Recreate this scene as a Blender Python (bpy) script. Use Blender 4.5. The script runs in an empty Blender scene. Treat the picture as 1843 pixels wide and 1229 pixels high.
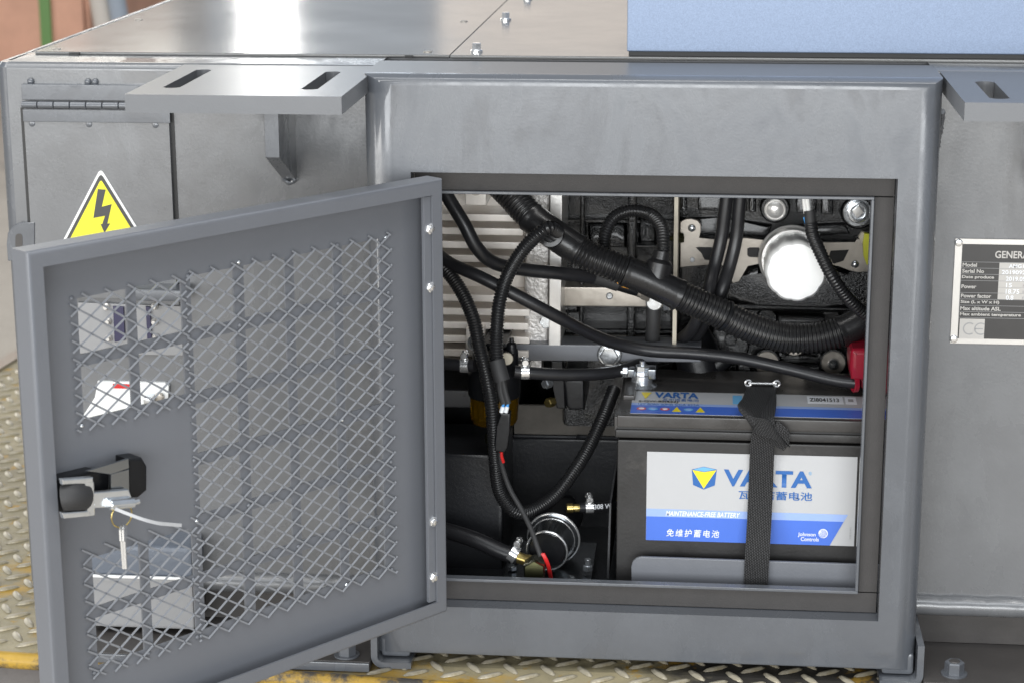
import bpy, bmesh, math, random
from mathutils import Vector, Matrix, Quaternion
random.seed(7)
scene = bpy.context.scene
C = scene.collection
PI = math.pi

# ------------------------------------------------------------------ camera
CAM = Vector((0.2721, -1.8516, 0.8168))
YAW, PITCH, ROLL, FPX = math.radians(5.5362), math.radians(14.689), math.radians(-0.1813), 3724.3
_F = Vector((-math.sin(YAW)*math.cos(PITCH), math.cos(YAW)*math.cos(PITCH), -math.sin(PITCH)))
_R = Vector((math.cos(YAW), math.sin(YAW), 0)); _U = _R.cross(_F)
_R, _U = _R*math.cos(ROLL)+_U*math.sin(ROLL), _U*math.cos(ROLL)-_R*math.sin(ROLL)
cam = bpy.data.cameras.new('camera'); camo = bpy.data.objects.new('camera', cam); C.objects.link(camo)
M = Matrix((( _R.x, _U.x, -_F.x), (_R.y, _U.y, -_F.y), (_R.z, _U.z, -_F.z))).to_4x4(); M.translation = CAM
camo.matrix_world = M
cam.sensor_width = 23.5; cam.lens = FPX/1843*23.5
cam.clip_start = 0.05; cam.clip_end = 200
cam.dof.use_dof = True; cam.dof.focus_distance = 1.93; cam.dof.aperture_fstop = 7.1
scene.camera = camo

# ------------------------------------------------------------------ world, lamps, exposure
w = bpy.data.worlds.new('World'); scene.world = w; w.use_nodes = True
bg = w.node_tree.nodes['Background']; bg.inputs[0].default_value = (0.80, 0.86, 0.95, 1); bg.inputs[1].default_value = 0.42
scene.view_settings.view_transform = 'Standard'; scene.view_settings.look = 'None'
scene.view_settings.exposure = 0; scene.view_settings.gamma = 1
def area(name, loc, target, sx, sy, radiance, col):
    l = bpy.data.lights.new(name, 'AREA'); l.shape = 'RECTANGLE'; l.size = sx; l.size_y = sy
    l.energy = radiance*sx*sy*PI; l.color = col
    o = bpy.data.objects.new(name, l); C.objects.link(o); o.location = loc
    o.rotation_euler = (Vector(target)-Vector(loc)).to_track_quat('-Z', 'Y').to_euler()
    return o
area('hall_door_light', (0.15, -5.2, 0.86), (0.1, 0, 0.45), 5.0, 1.66, 8.6, (0.96, 0.985, 1.0))
area('left_fill_light', (-4.6, -4.6, 1.2), (-0.2, 0.05, 0.4), 2.6, 2.2, 8.5, (1.0, 0.98, 0.94))  # added fill from the left, brightens the left wall and flap
area('roof_light', (0.2, -0.9, 5.0), (0.2, 0, 0), 6.0, 0.7, 11.0, (1.0, 0.98, 0.95))
area('front_fill_light', (0.0, -3.6, 5.2), (0.0, -2.6, 0), 6.0, 2.2, 4.0, (0.93, 0.97, 1.0))  # added overhead fill, brightens the floor ahead so it bounces light
area('window_light', (-1.86, 8.0, 1.55), (-0.1, 0.3, 0.6), 0.20, 2.4, 13.0, (1, 0.98, 0.94))
area('clerestory_light', (-1.40, 8.0, 2.75), (-0.1, 0.0, 0.5), 0.85, 1.0, 3.2, (0.80, 0.90, 1.0))
area('side_hall_light', (-5.3, 8.5, 2.2), (-0.2, 0.3, 0.6), 5.8, 3.2, 3.0, (1, 0.96, 0.86))
area('rear_hall_light', (-0.55, 8.2, 1.5), (0.1, 0.3, 0.6), 1.0, 1.3, 0.8, (1, 0.82, 0.64))

# ------------------------------------------------------------------ pixel helpers (photo pixels -> rays)
def ray(u, v): return _F + _R*((u-921.5)/FPX) - _U*((v-614.5)/FPX)
def V(u, v, Y): d = ray(u, v); return CAM + d*((Y-CAM.y)/d.y)
def VZ(u, v, Z): d = ray(u, v); return CAM + d*((Z-CAM.z)/d.z)
PX = 0.52e-3   # metres per photo pixel around the opening
def path(*a): return [V(*p) for p in a]

# ------------------------------------------------------------------ materials
MATS = {}
def mat(name, col, rough=0.5, metal=0.0, coat=0.0, vary=0.0, vscale=8, bump=0.0, bscale=200, rvary=0.0, spec=0.5, trans=0.0,
        sheen=0.0, emit=None, aniso=0.0, dirt=None, bump2=0.0, b2scale=30, coatr=0.08):
    m = bpy.data.materials.new(name); m.use_nodes = True; nt = m.node_tree; N = nt.nodes; L = nt.links
    b = N['Principled BSDF']
    b.inputs['Base Color'].default_value = (*col, 1); b.inputs['Roughness'].default_value = rough
    b.inputs['Metallic'].default_value = metal; b.inputs['Coat Weight'].default_value = coat
    b.inputs['Coat Roughness'].default_value = coatr
    b.inputs['Specular IOR Level'].default_value = spec; b.inputs['Transmission Weight'].default_value = trans
    tc = N.new('ShaderNodeTexCoord')
    co = tc.outputs['Object']
    if vary or rvary or dirt:
        n = N.new('ShaderNodeTexNoise'); n.inputs['Scale'].default_value = vscale; n.inputs['Detail'].default_value = 6
        n.inputs['Roughness'].default_value = 0.65
        L.new(co, n.inputs['Vector'])
        if vary:
            mr = N.new('ShaderNodeMapRange'); mr.inputs[1].default_value = 0.25; mr.inputs[2].default_value = 0.75
            mr.inputs[3].default_value = 1-vary; mr.inputs[4].default_value = 1+vary
            L.new(n.outputs[0], mr.inputs[0])
            mx = N.new('ShaderNodeVectorMath'); mx.operation = 'SCALE'; mx.inputs[0].default_value = col
            L.new(mr.outputs[0], mx.inputs['Scale']); L.new(mx.outputs[0], b.inputs['Base Color'])
            last = mx.outputs[0]
        if rvary:
            mr2 = N.new('ShaderNodeMapRange'); mr2.inputs[1].default_value = 0.3; mr2.inputs[2].default_value = 0.7
            mr2.inputs[3].default_value = max(0.02, rough-rvary); mr2.inputs[4].default_value = rough+rvary
            L.new(n.outputs[0], mr2.inputs[0]); L.new(mr2.outputs[0], b.inputs['Roughness'])
    if dirt:
        n3 = N.new('ShaderNodeTexNoise'); n3.inputs['Scale'].default_value = dirt[2]; n3.inputs['Detail'].default_value = 8
        n3.inputs['Roughness'].default_value = 0.7; L.new(co, n3.inputs['Vector'])
        r3 = N.new('ShaderNodeMapRange'); r3.inputs[1].default_value = dirt[1]; r3.inputs[2].default_value = dirt[1]+0.12
        L.new(n3.outputs[0], r3.inputs[0])
        mm = N.new('ShaderNodeMix'); mm.data_type = 'RGBA'
        if vary: L.new(last, mm.inputs[6])
        else: mm.inputs[6].default_value = (*col, 1)
        mm.inputs[7].default_value = (*dirt[0], 1); L.new(r3.outputs[0], mm.inputs[0])
        L.new(mm.outputs[2], b.inputs['Base Color'])
    nrm = None
    for st, sc in ((bump, bscale), (bump2, b2scale)):
        if st:
            n2 = N.new('ShaderNodeTexNoise'); n2.inputs['Scale'].default_value = sc; n2.inputs['Detail'].default_value = 3
            L.new(co, n2.inputs['Vector'])
            bp = N.new('ShaderNodeBump'); bp.inputs['Strength'].default_value = 1.0; bp.inputs['Distance'].default_value = st
            L.new(n2.outputs[0], bp.inputs['Height'])
            if nrm: L.new(nrm, bp.inputs['Normal'])
            nrm = bp.outputs[0]
    if nrm:
        L.new(nrm, b.inputs['Normal'])
    if sheen: b.inputs['Sheen Weight'].default_value = sheen
    MATS[name] = m
    return m

def gloss_patches(m, lo=0.25, hi=1.0, sc=7.0):
    nt = MATS[m].node_tree; N = nt.nodes; L = nt.links; b = N['Principled BSDF']
    g = N.new('ShaderNodeNewGeometry'); mp = N.new('ShaderNodeMapping'); mp.inputs['Scale'].default_value = (1.6, 1.0, 0.8)
    L.new(g.outputs['Position'], mp.inputs['Vector'])
    n = N.new('ShaderNodeTexNoise'); n.inputs['Scale'].default_value = sc; n.inputs['Detail'].default_value = 7; n.inputs['Roughness'].default_value = 0.68; n.inputs['Distortion'].default_value = 0.6
    L.new(mp.outputs[0], n.inputs['Vector'])
    r = N.new('ShaderNodeMapRange'); r.inputs[1].default_value = 0.40; r.inputs[2].default_value = 0.62; r.inputs[3].default_value = hi; r.inputs[4].default_value = lo
    L.new(n.outputs[0], r.inputs[0]); L.new(r.outputs[0], b.inputs['Coat Weight'])
    r2 = N.new('ShaderNodeMapRange'); r2.inputs[1].default_value = 0.40; r2.inputs[2].default_value = 0.66; r2.inputs[3].default_value = 0.05; r2.inputs[4].default_value = 0.52
    L.new(n.outputs[0], r2.inputs[0]); L.new(r2.outputs[0], b.inputs['Coat Roughness'])
mat('grey_paint', (0.093, 0.101, 0.115), 0.34, vary=0.07, vscale=9, bump=0.00010, bscale=420, rvary=0.08, bump2=0.0005, b2scale=22, coat=0.9, coatr=0.07); gloss_patches('grey_paint', 0.75, 1.0, 9.0)
mat('wall_paint', (0.146, 0.150, 0.157), 0.30, vary=0.06, vscale=9, bump=0.00012, bscale=380, rvary=0.08, bump2=0.0032, b2scale=6, coat=0.9, coatr=0.06); gloss_patches('wall_paint', 0.8, 1.0, 6.0)
mat('door_paint', (0.152, 0.160, 0.178), 0.40, vary=0.04, vscale=12, bump=0.00007, bscale=700, rvary=0.05, coat=0.15, coatr=0.25)
mat('deck_paint', (0.155, 0.155, 0.152), 0.17, vary=0.05, vscale=5, bump=0.00002, bscale=900, rvary=0.03)
mat('dark_gasket', (0.050, 0.047, 0.046), 0.72, vary=0.10, vscale=40, bump=0.00025, bscale=900)
mat('canopy_paint', (0.185, 0.235, 0.33), 0.42, metal=0.35, vary=0.22, vscale=900, bump=0.00004, bscale=1500)
mat('ledge_paint', (0.058, 0.053, 0.050), 0.42, vary=0.2, vscale=20, bump=0.0001, bscale=300, dirt=((0.30, 0.29, 0.27), 0.74, 160))
mat('black_iron', (0.007, 0.007, 0.0075), 0.20, bump=0.0010, bscale=560, rvary=0.05, vscale=60, spec=0.6, bump2=0.0008, b2scale=60, coat=0.5, coatr=0.10)
mat('lit_mesh_paint', (0.23, 0.24, 0.26), 0.32, coat=0.4, bump=0.0002, bscale=500)  # door paint made lighter: light caught by the strands is in the colour
mat('rim_paint', (0.128, 0.133, 0.142), 0.33, vary=0.05, vscale=9, bump=0.00006, bscale=600)
mat('black_smooth', (0.008, 0.0085, 0.010), 0.34, spec=0.32, bump=0.00015, bscale=200, rvary=0.06, vscale=40)
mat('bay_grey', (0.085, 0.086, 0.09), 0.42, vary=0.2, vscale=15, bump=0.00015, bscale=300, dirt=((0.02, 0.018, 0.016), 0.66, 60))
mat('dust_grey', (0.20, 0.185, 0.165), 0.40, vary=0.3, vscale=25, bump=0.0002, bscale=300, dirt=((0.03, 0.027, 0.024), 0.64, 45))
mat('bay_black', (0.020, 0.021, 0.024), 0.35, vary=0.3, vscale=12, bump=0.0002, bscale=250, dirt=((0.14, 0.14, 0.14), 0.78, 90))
mat('cast_alu', (0.92, 0.86, 0.79), 0.34, metal=0.0, coat=0.6, vary=0.12, vscale=30, bump=0.0004, bscale=500, rvary=0.08)
mat('rough_alu', (0.62, 0.60, 0.58), 0.40, metal=0.45, vary=0.2, vscale=120, bump=0.0012, bscale=300)
mat('machined', (0.78, 0.76, 0.73), 0.28, metal=0.45, vary=0.06, vscale=60, bump=0.0001, bscale=300)
mat('bracket_steel', (0.42, 0.385, 0.34), 0.38, metal=0.75, vary=0.15, vscale=60, bump=0.0001, bscale=200, rvary=0.1)
mat('zinc', (0.74, 0.77, 0.80), 0.20, metal=0.88, vary=0.08, vscale=120, rvary=0.08)
mat('bright_steel', (0.90, 0.90, 0.90), 0.16, metal=0.85)
mat('brass', (0.62, 0.48, 0.18), 0.28, metal=0.95, vary=0.12, vscale=150)
mat('olive_zinc', (0.10, 0.10, 0.05), 0.22, metal=0.9, vary=0.2, vscale=90)
mat('pump_steel', (0.27, 0.285, 0.30), 0.20, metal=0.95, rvary=0.06, vscale=90)
mat('conduit', (0.016, 0.016, 0.017), 0.30, bump=0.00008, bscale=400, rvary=0.06, vscale=60)
mat('hose_rubber', (0.016, 0.016, 0.018), 0.36, bump=0.00008, bscale=500, rvary=0.08, vscale=70)
mat('matte_rubber', (0.030, 0.030, 0.031), 0.62, bump=0.0001, bscale=500)
mat('white_paint', (0.88, 0.89, 0.88), 0.35, vary=0.02, vscale=40, coat=0.2)
mat('battery_plastic', (0.021, 0.020, 0.0197), 0.46, vary=0.22, vscale=22, bump=0.00012, bscale=300, rvary=0.08, dirt=((0.050, 0.047, 0.044), 0.56, 14))
mat('lid_plastic', (0.048, 0.045, 0.043), 0.33, vary=0.2, vscale=25, bump=0.0001, bscale=300, rvary=0.1)
mat('label_silver', (0.50, 0.505, 0.515), 0.42, vary=0.02, vscale=30)
mat('label_blue', (0.065, 0.17, 0.66), 0.40, vary=0.03, vscale=30)
mat('label_paleblue', (0.32, 0.45, 0.80), 0.40)
mat('print_blue', (0.020, 0.125, 0.40), 0.45)
mat('print_sky', (0.16, 0.45, 0.75), 0.45)
mat('print_yellow', (0.90, 0.72, 0.02), 0.45)
mat('print_white', (0.85, 0.87, 0.90), 0.45)
mat('print_red', (0.65, 0.10, 0.09), 0.45)
mat('print_black', (0.02, 0.02, 0.02), 0.5)
mat('print_grey', (0.36, 0.36, 0.36), 0.5)
mat('strap_web', (0.017, 0.017, 0.018), 0.75)
mat('red_rubber', (0.30, 0.009, 0.026), 0.28, coat=0.2)
mat('red_wire', (0.65, 0.02, 0.02), 0.35)
mat('blue_wire', (0.08, 0.36, 0.80), 0.4)
mat('white_wire', (0.80, 0.80, 0.78), 0.45)
mat('orange_plastic', (0.85, 0.36, 0.02), 0.4)
mat('cream_paint', (0.55, 0.50, 0.40), 0.5)
mat('lime_tag', (0.62, 0.62, 0.03), 0.4)
mat('sign_yellow', (0.86, 0.80, 0.03), 0.42)
mat('sign_black', (0.055, 0.055, 0.055), 0.45)
mat('plate_black', (0.045, 0.043, 0.042), 0.32, vary=0.1, vscale=60)
mat('plate_alu', (0.62, 0.60, 0.57), 0.35, metal=0.5)
mat('plate_print', (0.55, 0.53, 0.50), 0.45)
mat('tie_plastic', (0.52, 0.53, 0.55), 0.45)
mat('navy_plastic', (0.03, 0.028, 0.075), 0.35)
mat('sky_box', (0.13, 0.15, 0.185), 0.35, bump=0.0004, bscale=500)
mat('pale_board', (0.30, 0.30, 0.305), 0.45, vary=0.04, vscale=10)
mat('crate_board', (0.62, 0.34, 0.235), 0.6, vary=0.22, vscale=3.5, bump=0.001, bscale=30)
mat('taupe_board', (0.50, 0.42, 0.37), 0.6, vary=0.15, vscale=4)
mat('green_band', (0.11, 0.24, 0.06), 0.4)
mat('pole_pale', (0.58, 0.53, 0.47), 0.5); mat('pole_blue', (0.33, 0.37, 0.42), 0.45)
mat('concrete', (0.45, 0.405, 0.345), 0.70, vary=0.25, vscale=1.3, bump=0.002, bscale=60, dirt=((0.20, 0.18, 0.155), 0.56, 2.2))
mat('dark_concrete', (0.13, 0.12, 0.115), 0.85, vary=0.25, vscale=8, bump=0.002, bscale=80)

def plate_material():
    m = mat('tread_plate', (0.20, 0.19, 0.17), 0.38)
    nt = m.node_tree; N = nt.nodes; L = nt.links; b = N['Principled BSDF']
    g = N.new('ShaderNodeNewGeometry')
    def noise(sc, det=6, off=0.0):
        n = N.new('ShaderNodeTexNoise'); n.inputs['Scale'].default_value = sc; n.inputs['Detail'].default_value = det
        n.inputs['Roughness'].default_value = 0.66
        ad = N.new('ShaderNodeVectorMath'); ad.operation = 'ADD'; ad.inputs[1].default_value = (off, off, 0)
        L.new(g.outputs['Position'], ad.inputs[0]); L.new(ad.outputs[0], n.inputs['Vector']); return n.outputs[0]
    def ramp(s, a, c):
        r = N.new('ShaderNodeMapRange'); r.inputs[1].default_value = a; r.inputs[2].default_value = c; L.new(s, r.inputs[0]); return r.outputs[0]
    def mixc(f, A, B):
        mm = N.new('ShaderNodeMix'); mm.data_type = 'RGBA'; L.new(f, mm.inputs[0])
        if isinstance(A, tuple): mm.inputs[6].default_value = (*A, 1)
        else: L.new(A, mm.inputs[6])
        if isinstance(B, tuple): mm.inputs[7].default_value = (*B, 1)
        else: L.new(B, mm.inputs[7])
        return mm.outputs[2]
    base = mixc(ramp(noise(9), 0.40, 0.62), (0.27, 0.235, 0.15), (0.40, 0.345, 0.215))
    yel = mixc(ramp(noise(5, 8, 3.1), 0.56, 0.64), base, (0.50, 0.31, 0.05))
    # black painted field along the right-hand stretch
    sx = N.new('ShaderNodeSeparateXYZ'); L.new(g.outputs['Position'], sx.inputs[0])
    ad = N.new('ShaderNodeMath'); ad.operation = 'ADD'; L.new(sx.outputs[0], ad.inputs[0])
    nn = N.new('ShaderNodeMath'); nn.operation = 'MULTIPLY'; nn.inputs[1].default_value = 0.16; L.new(noise(14, 8, 1.7), nn.inputs[0])
    L.new(nn.outputs[0], ad.inputs[1])
    blk = mixc(ramp(ad.outputs[0], 0.29, 0.34), yel, (0.045, 0.042, 0.038))
    yel2 = mixc(ramp(noise(22, 8, 6.0), 0.57, 0.63), blk, (0.42, 0.25, 0.04))
    L.new(yel2, b.inputs['Base Color'])
    bp = N.new('ShaderNodeBump'); bp.inputs['Distance'].default_value = 0.0006; L.new(noise(220), bp.inputs['Height']); L.new(bp.outputs[0], b.inputs['Normal'])
    r2 = N.new('ShaderNodeMapRange'); r2.inputs[3].default_value = 0.28; r2.inputs[4].default_value = 0.62; L.new(noise(30), r2.inputs[0]); L.new(r2.outputs[0], b.inputs['Roughness'])
plate_material()
def worn_edge():
    m = mat('worn_edge', (0.42, 0.26, 0.035), 0.45, dirt=((0.06, 0.055, 0.05), 0.46, 28), vary=0.2, vscale=20, bump=0.0008, bscale=120)
worn_edge()
def lug_mat():
    mat('lug_metal', (0.44, 0.40, 0.31), 0.36, metal=0.25, dirt=((0.30, 0.25, 0.15), 0.47, 16), vary=0.2, vscale=20, bump=0.0003, bscale=200)
lug_mat()
def web_mat():
    m = MATS['strap_web']; nt = m.node_tree; N = nt.nodes; L = nt.links; b = N['Principled BSDF']
    uv = N.new('ShaderNodeUVMap')
    br = N.new('ShaderNodeTexBrick'); br.inputs['Scale'].default_value = 1.0
    br.inputs['Brick Width'].default_value = 1.0; br.inputs['Row Height'].default_value = 0.62; br.inputs['Mortar Size'].default_value = 0.20
    br.inputs['Mortar Smooth'].default_value = 1.0
    br.inputs['Color1'].default_value = (0.060, 0.060, 0.062, 1); br.inputs['Color2'].default_value = (0.045, 0.045, 0.047, 1); br.inputs['Mortar'].default_value = (0.006, 0.006, 0.006, 1)
    L.new(uv.outputs[0], br.inputs['Vector']); L.new(br.outputs['Color'], b.inputs['Base Color'])
    bp = N.new('ShaderNodeBump'); bp.invert = True; bp.inputs['Distance'].default_value = 0.0012; L.new(br.outputs['Fac'], bp.inputs['Height']); L.new(bp.outputs[0], b.inputs['Normal'])
web_mat()
def amber_mat():
    m = mat('amber_bowl', (0.24, 0.13, 0.004), 0.07); b = m.node_tree.nodes['Principled BSDF']
    b.inputs['Transmission Weight'].default_value = 0.82; b.inputs['IOR'].default_value = 1.4
amber_mat()

# ------------------------------------------------------------------ object helpers
WLOC = {}
def obj(name, bm, m, parent=None, ang=35, smooth=True, origin=None, wn=True):
    bmesh.ops.recalc_face_normals(bm, faces=bm.faces)
    vs = bm.verts
    if origin is None:
        lo = Vector((min(v.co.x for v in vs), min(v.co.y for v in vs), min(v.co.z for v in vs)))
        hi = Vector((max(v.co.x for v in vs), max(v.co.y for v in vs), max(v.co.z for v in vs)))
        o0 = (lo+hi)/2
    else: o0 = Vector(origin)
    bmesh.ops.translate(bm, vec=-o0, verts=bm.verts)
    me = bpy.data.meshes.new(name); bm.to_mesh(me); bm.free()
    if smooth:
        me.shade_smooth(); me.set_sharp_from_angle(angle=math.radians(ang))
    me.materials.append(MATS[m])
    o = link(name, me, o0, parent)
    if smooth and wn and len(me.polygons) < 900:
        wm = o.modifiers.new('weighted', 'WEIGHTED_NORMAL'); wm.mode = 'FACE_AREA'; wm.weight = 100; wm.keep_sharp = True
    return o
def link(name, me, o0, parent=None):
    o = bpy.data.objects.new(name, me); C.objects.link(o)
    WLOC[o] = Vector(o0)
    if parent is not None:
        o.parent = parent; o.location = Vector(o0)-WLOC[parent]
    else: o.location = o0
    return o
def tag(o, label=None, cat=None, group=None, kind=None):
    if label: o['label'] = label
    if cat: o['category'] = cat
    if group: o['group'] = group
    if kind: o['kind'] = kind
    return o
def thing(name, loc, label, cat, group=None):
    o = bpy.data.objects.new(name, None); C.objects.link(o); o.location = loc; o.empty_display_size = 0.02
    WLOC[o] = Vector(loc); return tag(o, label, cat, group)
def B(): return bmesh.new()
def box(bm, x0, x1, y0, y1, z0, z1, bev=0.0, seg=2):
    vs = [bm.verts.new((x, y, z)) for x in (x0, x1) for y in (y0, y1) for z in (z0, z1)]
    fs = [(0,1,3,2), (4,6,7,5), (0,4,5,1), (2,3,7,6), (0,2,6,4), (1,5,7,3)]
    nf = [bm.faces.new([vs[i] for i in f]) for f in fs]
    if bev:
        es = list({e for f in nf for e in f.edges})
        bmesh.ops.bevel(bm, geom=es, offset=bev, segments=seg, affect='EDGES', profile=0.5)
    return bm
def prism(bm, pts, off, bev=0.0, seg=2):
    """polygon pts (3-D, planar) extruded by vector off"""
    off = Vector(off)
    a = [bm.verts.new(p) for p in pts]; c = [bm.verts.new(Vector(p)+off) for p in pts]
    n = len(pts); fs = [bm.faces.new(a), bm.faces.new(c[::-1])]
    for i in range(n): fs.append(bm.faces.new((a[i], c[i], c[(i+1)%n], a[(i+1)%n])))
    if bev:
        es = list(fs[0].edges)
        bmesh.ops.bevel(bm, geom=es, offset=bev, segments=seg, affect='EDGES', profile=0.5)
    return bm
def ppt(bm, poly, yf, yb, bev, tilt):
    vs_ = [v for u, v in poly]; v0, v1 = min(vs_), max(vs_)
    return prism(bm, [V(u, v, yf+tilt*(v1-v)/(v1-v0)) for u, v in poly], (0, yb-yf, 0), bev, 2)
def ppx(bm, poly, yf, yb, bev=0.0, seg=2):
    """pixel outline on plane Y=yf, extruded back to Y=yb"""
    return prism(bm, [V(u, v, yf) for u, v in poly], (0, yb-yf, 0), bev, seg)
def frame_of(ax):
    ax = Vector(ax).normalized(); t = Vector((0,0,1)) if abs(ax.z) < 0.9 else Vector((1,0,0))
    x = ax.cross(t).normalized(); return x, ax.cross(x).normalized(), ax
def lathe(bm, o, ax, prof, seg=28, cap=True, flute=None):
    o = Vector(o); x, y, a = frame_of(ax); rings = []
    for (h, r) in prof:
        rg = []
        for k in range(seg):
            t = 2*PI*k/seg; rr = r
            if flute and r > flute[2]: rr = r*(1-flute[1]*(0.5-0.5*abs(math.cos(flute[0]*t/2))**0.6))
            rg.append(bm.verts.new(o+a*h+(x*math.cos(t)+y*math.sin(t))*max(rr, 1e-5)))
        rings.append(rg)
    for i in range(len(rings)-1):
        for k in range(seg): bm.faces.new((rings[i][k], rings[i][(k+1)%seg], rings[i+1][(k+1)%seg], rings[i+1][k]))
    if cap:
        bm.faces.new(rings[0][::-1]); bm.faces.new(rings[-1])
    return bm
def cyl(bm, p0, p1, r, seg=20, bev=0.0):
    p0, p1 = Vector(p0), Vector(p1); h = (p1-p0).length
    pr = [(0, r), (h, r)] if not bev else [(0, r-bev), (bev, r), (h-bev, r), (h, r-bev)]
    return lathe(bm, p0, p1-p0, pr, seg)
def hexa(bm, p0, ax, r, h, ch=0.12, rot=0.0):
    p0 = Vector(p0); x, y, a = frame_of(ax)
    def ring(hh, rr): return [bm.verts.new(p0+a*hh+(x*math.cos(PI/3*k+rot)+y*math.sin(PI/3*k+rot))*rr) for k in range(6)]
    R = [ring(0, r), ring(h*(1-ch), r), ring(h, r*(1-ch))]
    for i in range(2):
        for k in range(6): bm.faces.new((R[i][k], R[i][(k+1)%6], R[i+1][(k+1)%6], R[i+1][k]))
    bm.faces.new(R[0][::-1]); bm.faces.new(R[2]); return bm
def spline(pts, n=24):
    P = [Vector(p) for p in pts]; P = [P[0]*2-P[1]]+P+[P[-1]*2-P[-2]]; out = []
    for i in range(1, len(P)-2):
        for k in range(n):
            t = k/n; a, b, c, d = P[i-1], P[i], P[i+1], P[i+2]
            out.append(0.5*((2*b)+(c-a)*t+(2*a-5*b+4*c-d)*t*t+(3*b-a-3*c+d)*t**3))
    out.append(P[-2]); return out
def resample(pts, step):
    L = [0]
    for i in range(1, len(pts)): L.append(L[-1]+(pts[i]-pts[i-1]).length)
    n = max(2, int(L[-1]/step)); out = []; j = 0
    for k in range(n+1):
        s = L[-1]*k/n
        while j < len(L)-2 and L[j+1] < s: j += 1
        t = (s-L[j])/max(1e-9, L[j+1]-L[j]); out.append((pts[j].lerp(pts[j+1], t), s))
    return out
def tube(bm, pts, r, seg=16, step=0.006, n=24, cap=True):
    """r: number or function of arc length"""
    S = resample(spline(pts, n), step); rf = r if callable(r) else (lambda s: r)
    T = []
    for i in range(len(S)):
        a = S[max(0, i-1)][0]; c = S[min(len(S)-1, i+1)][0]; T.append((c-a).normalized())
    x = frame_of(T[0])[0]; rings = []
    for i, (p, s) in enumerate(S):
        if i:
            q = T[i-1].rotation_difference(T[i]); x = q @ x
        x = (x-T[i]*x.dot(T[i])).normalized(); y = T[i].cross(x); rr = rf(s)
        rings.append([bm.verts.new(p+(x*math.cos(2*PI*k/seg)+y*math.sin(2*PI*k/seg))*rr) for k in range(seg)])
    for i in range(len(rings)-1):
        for k in range(seg): bm.faces.new((rings[i][k], rings[i][(k+1)%seg], rings[i+1][(k+1)%seg], rings[i+1][k]))
    if cap: bm.faces.new(rings[0][::-1]); bm.faces.new(rings[-1])
    return bm
def corr(bm, pts, r, period=0.0030, depth=0.10, seg=18):
    f = lambda s: r*(1-depth*(0.5-0.5*math.copysign(abs(math.cos(2*PI*s/period))**0.6, math.cos(2*PI*s/period))))
    return tube(bm, pts, f, seg, period/5)
def ball(bm, c, r, seg=14, squash=1.0, ax=(0,-1,0)):
    pr = [(math.sin(t)*r*squash, math.cos(t)*r) for t in [PI/2*k/5 for k in range(6)]]
    return lathe(bm, c, ax, pr, seg)
def text_mesh(body, shear=0.0, offset=0.0, space=1.0):
    cu = bpy.data.curves.new('t', 'FONT'); cu.body = body; cu.shear = shear; cu.offset = offset; cu.size = 1.0
    cu.resolution_u = 3; cu.space_character = space; cu.fill_mode = 'FRONT'; cu.extrude = 0.0
    o = bpy.data.objects.new('t', cu); C.objects.link(o)
    me = bpy.data.meshes.new_from_object(o); bpy.data.objects.remove(o); bpy.data.curves.remove(cu); return me
def text(name, body, p00, px, py, m, parent, shear=0.0, offset=0.0, space=1.0, height=None):
    """fit text: lower-left p00, width vector px, height vector py (3-D)"""
    me = text_mesh(body, shear, offset, space)
    xs = [v.co.x for v in me.vertices]; ys = [v.co.y for v in me.vertices]
    x0, x1, y0, y1 = min(xs), max(xs), min(ys), max(ys); p00, px, py = Vector(p00), Vector(px), Vector(py)
    o0 = p00+(px+py)/2
    for v in me.vertices: v.co = p00+px*((v.co.x-x0)/(x1-x0))+py*((v.co.y-y0)/(y1-y0))-o0
    me.materials.append(MATS[m]); me.name = name
    return link(name, me, o0, parent)
def flat(name, pts, m, parent, th=(0, 0.0004, 0)):
    return obj(name, prism(B(), pts, th), m, parent, smooth=False)

# ================================================================== SETTING
E1, E2 = VZ(0, 1174, 0), VZ(740, 1224, 0)           # front edge of the tread plate platform
ed = (E2-E1).normalized(); en = Vector((ed.y, -ed.x, 0))
def epoint(t, off=0.0): return E1+ed*t+en*off
PB1, PB2 = VZ(0, 668, 0), VZ(40, 643, 0)             # its far edge at the left
fd = (PB2-PB1).normalized()
def isect(p, d, q_, e):
    t = ((q_-p).x*e.y-(q_-p).y*e.x)/(d.x*e.y-d.y*e.x); return p+d*t
PC = isect(E1, ed, PB1, fd)
bm = B()
q = [PC, epoint(2.6), epoint(2.6)+Vector((0.3, 3.2, 0)), PB1+fd*2.2]
prism(bm, [Vector((p.x, p.y, 0)) for p in q], (0, 0, -0.012))
plate = obj('tread_plate_floor', bm, 'tread_plate', smooth=False); tag(plate, 'worn yellow and beige tread plate floor under the machine', kind='structure')
def lug_mesh():
    bm = B(); n = 10; L_, W_, H_ = 0.0145, 0.0034, 0.0021
    top = []; bot = []
    for k in range(n):
        t = 2*PI*k/n; c, s = math.cos(t), math.sin(t)
        bot.append(bm.verts.new((L_*c, W_*s*1.25, 0.0))); top.append(bm.verts.new((L_*0.72*c, W_*0.6*s, H_)))
    for k in range(n): bm.faces.new((bot[k], bot[(k+1)%n], top[(k+1)%n], top[k]))
    bm.faces.new(top); me = bpy.data.meshes.new('tread_lug'); bm.to_mesh(me); bm.free(); me.shade_smooth(); me.materials.append(MATS['lug_metal']); return me
lugm = lug_mesh(); spots = []; rest = []
pit = 0.036
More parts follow.
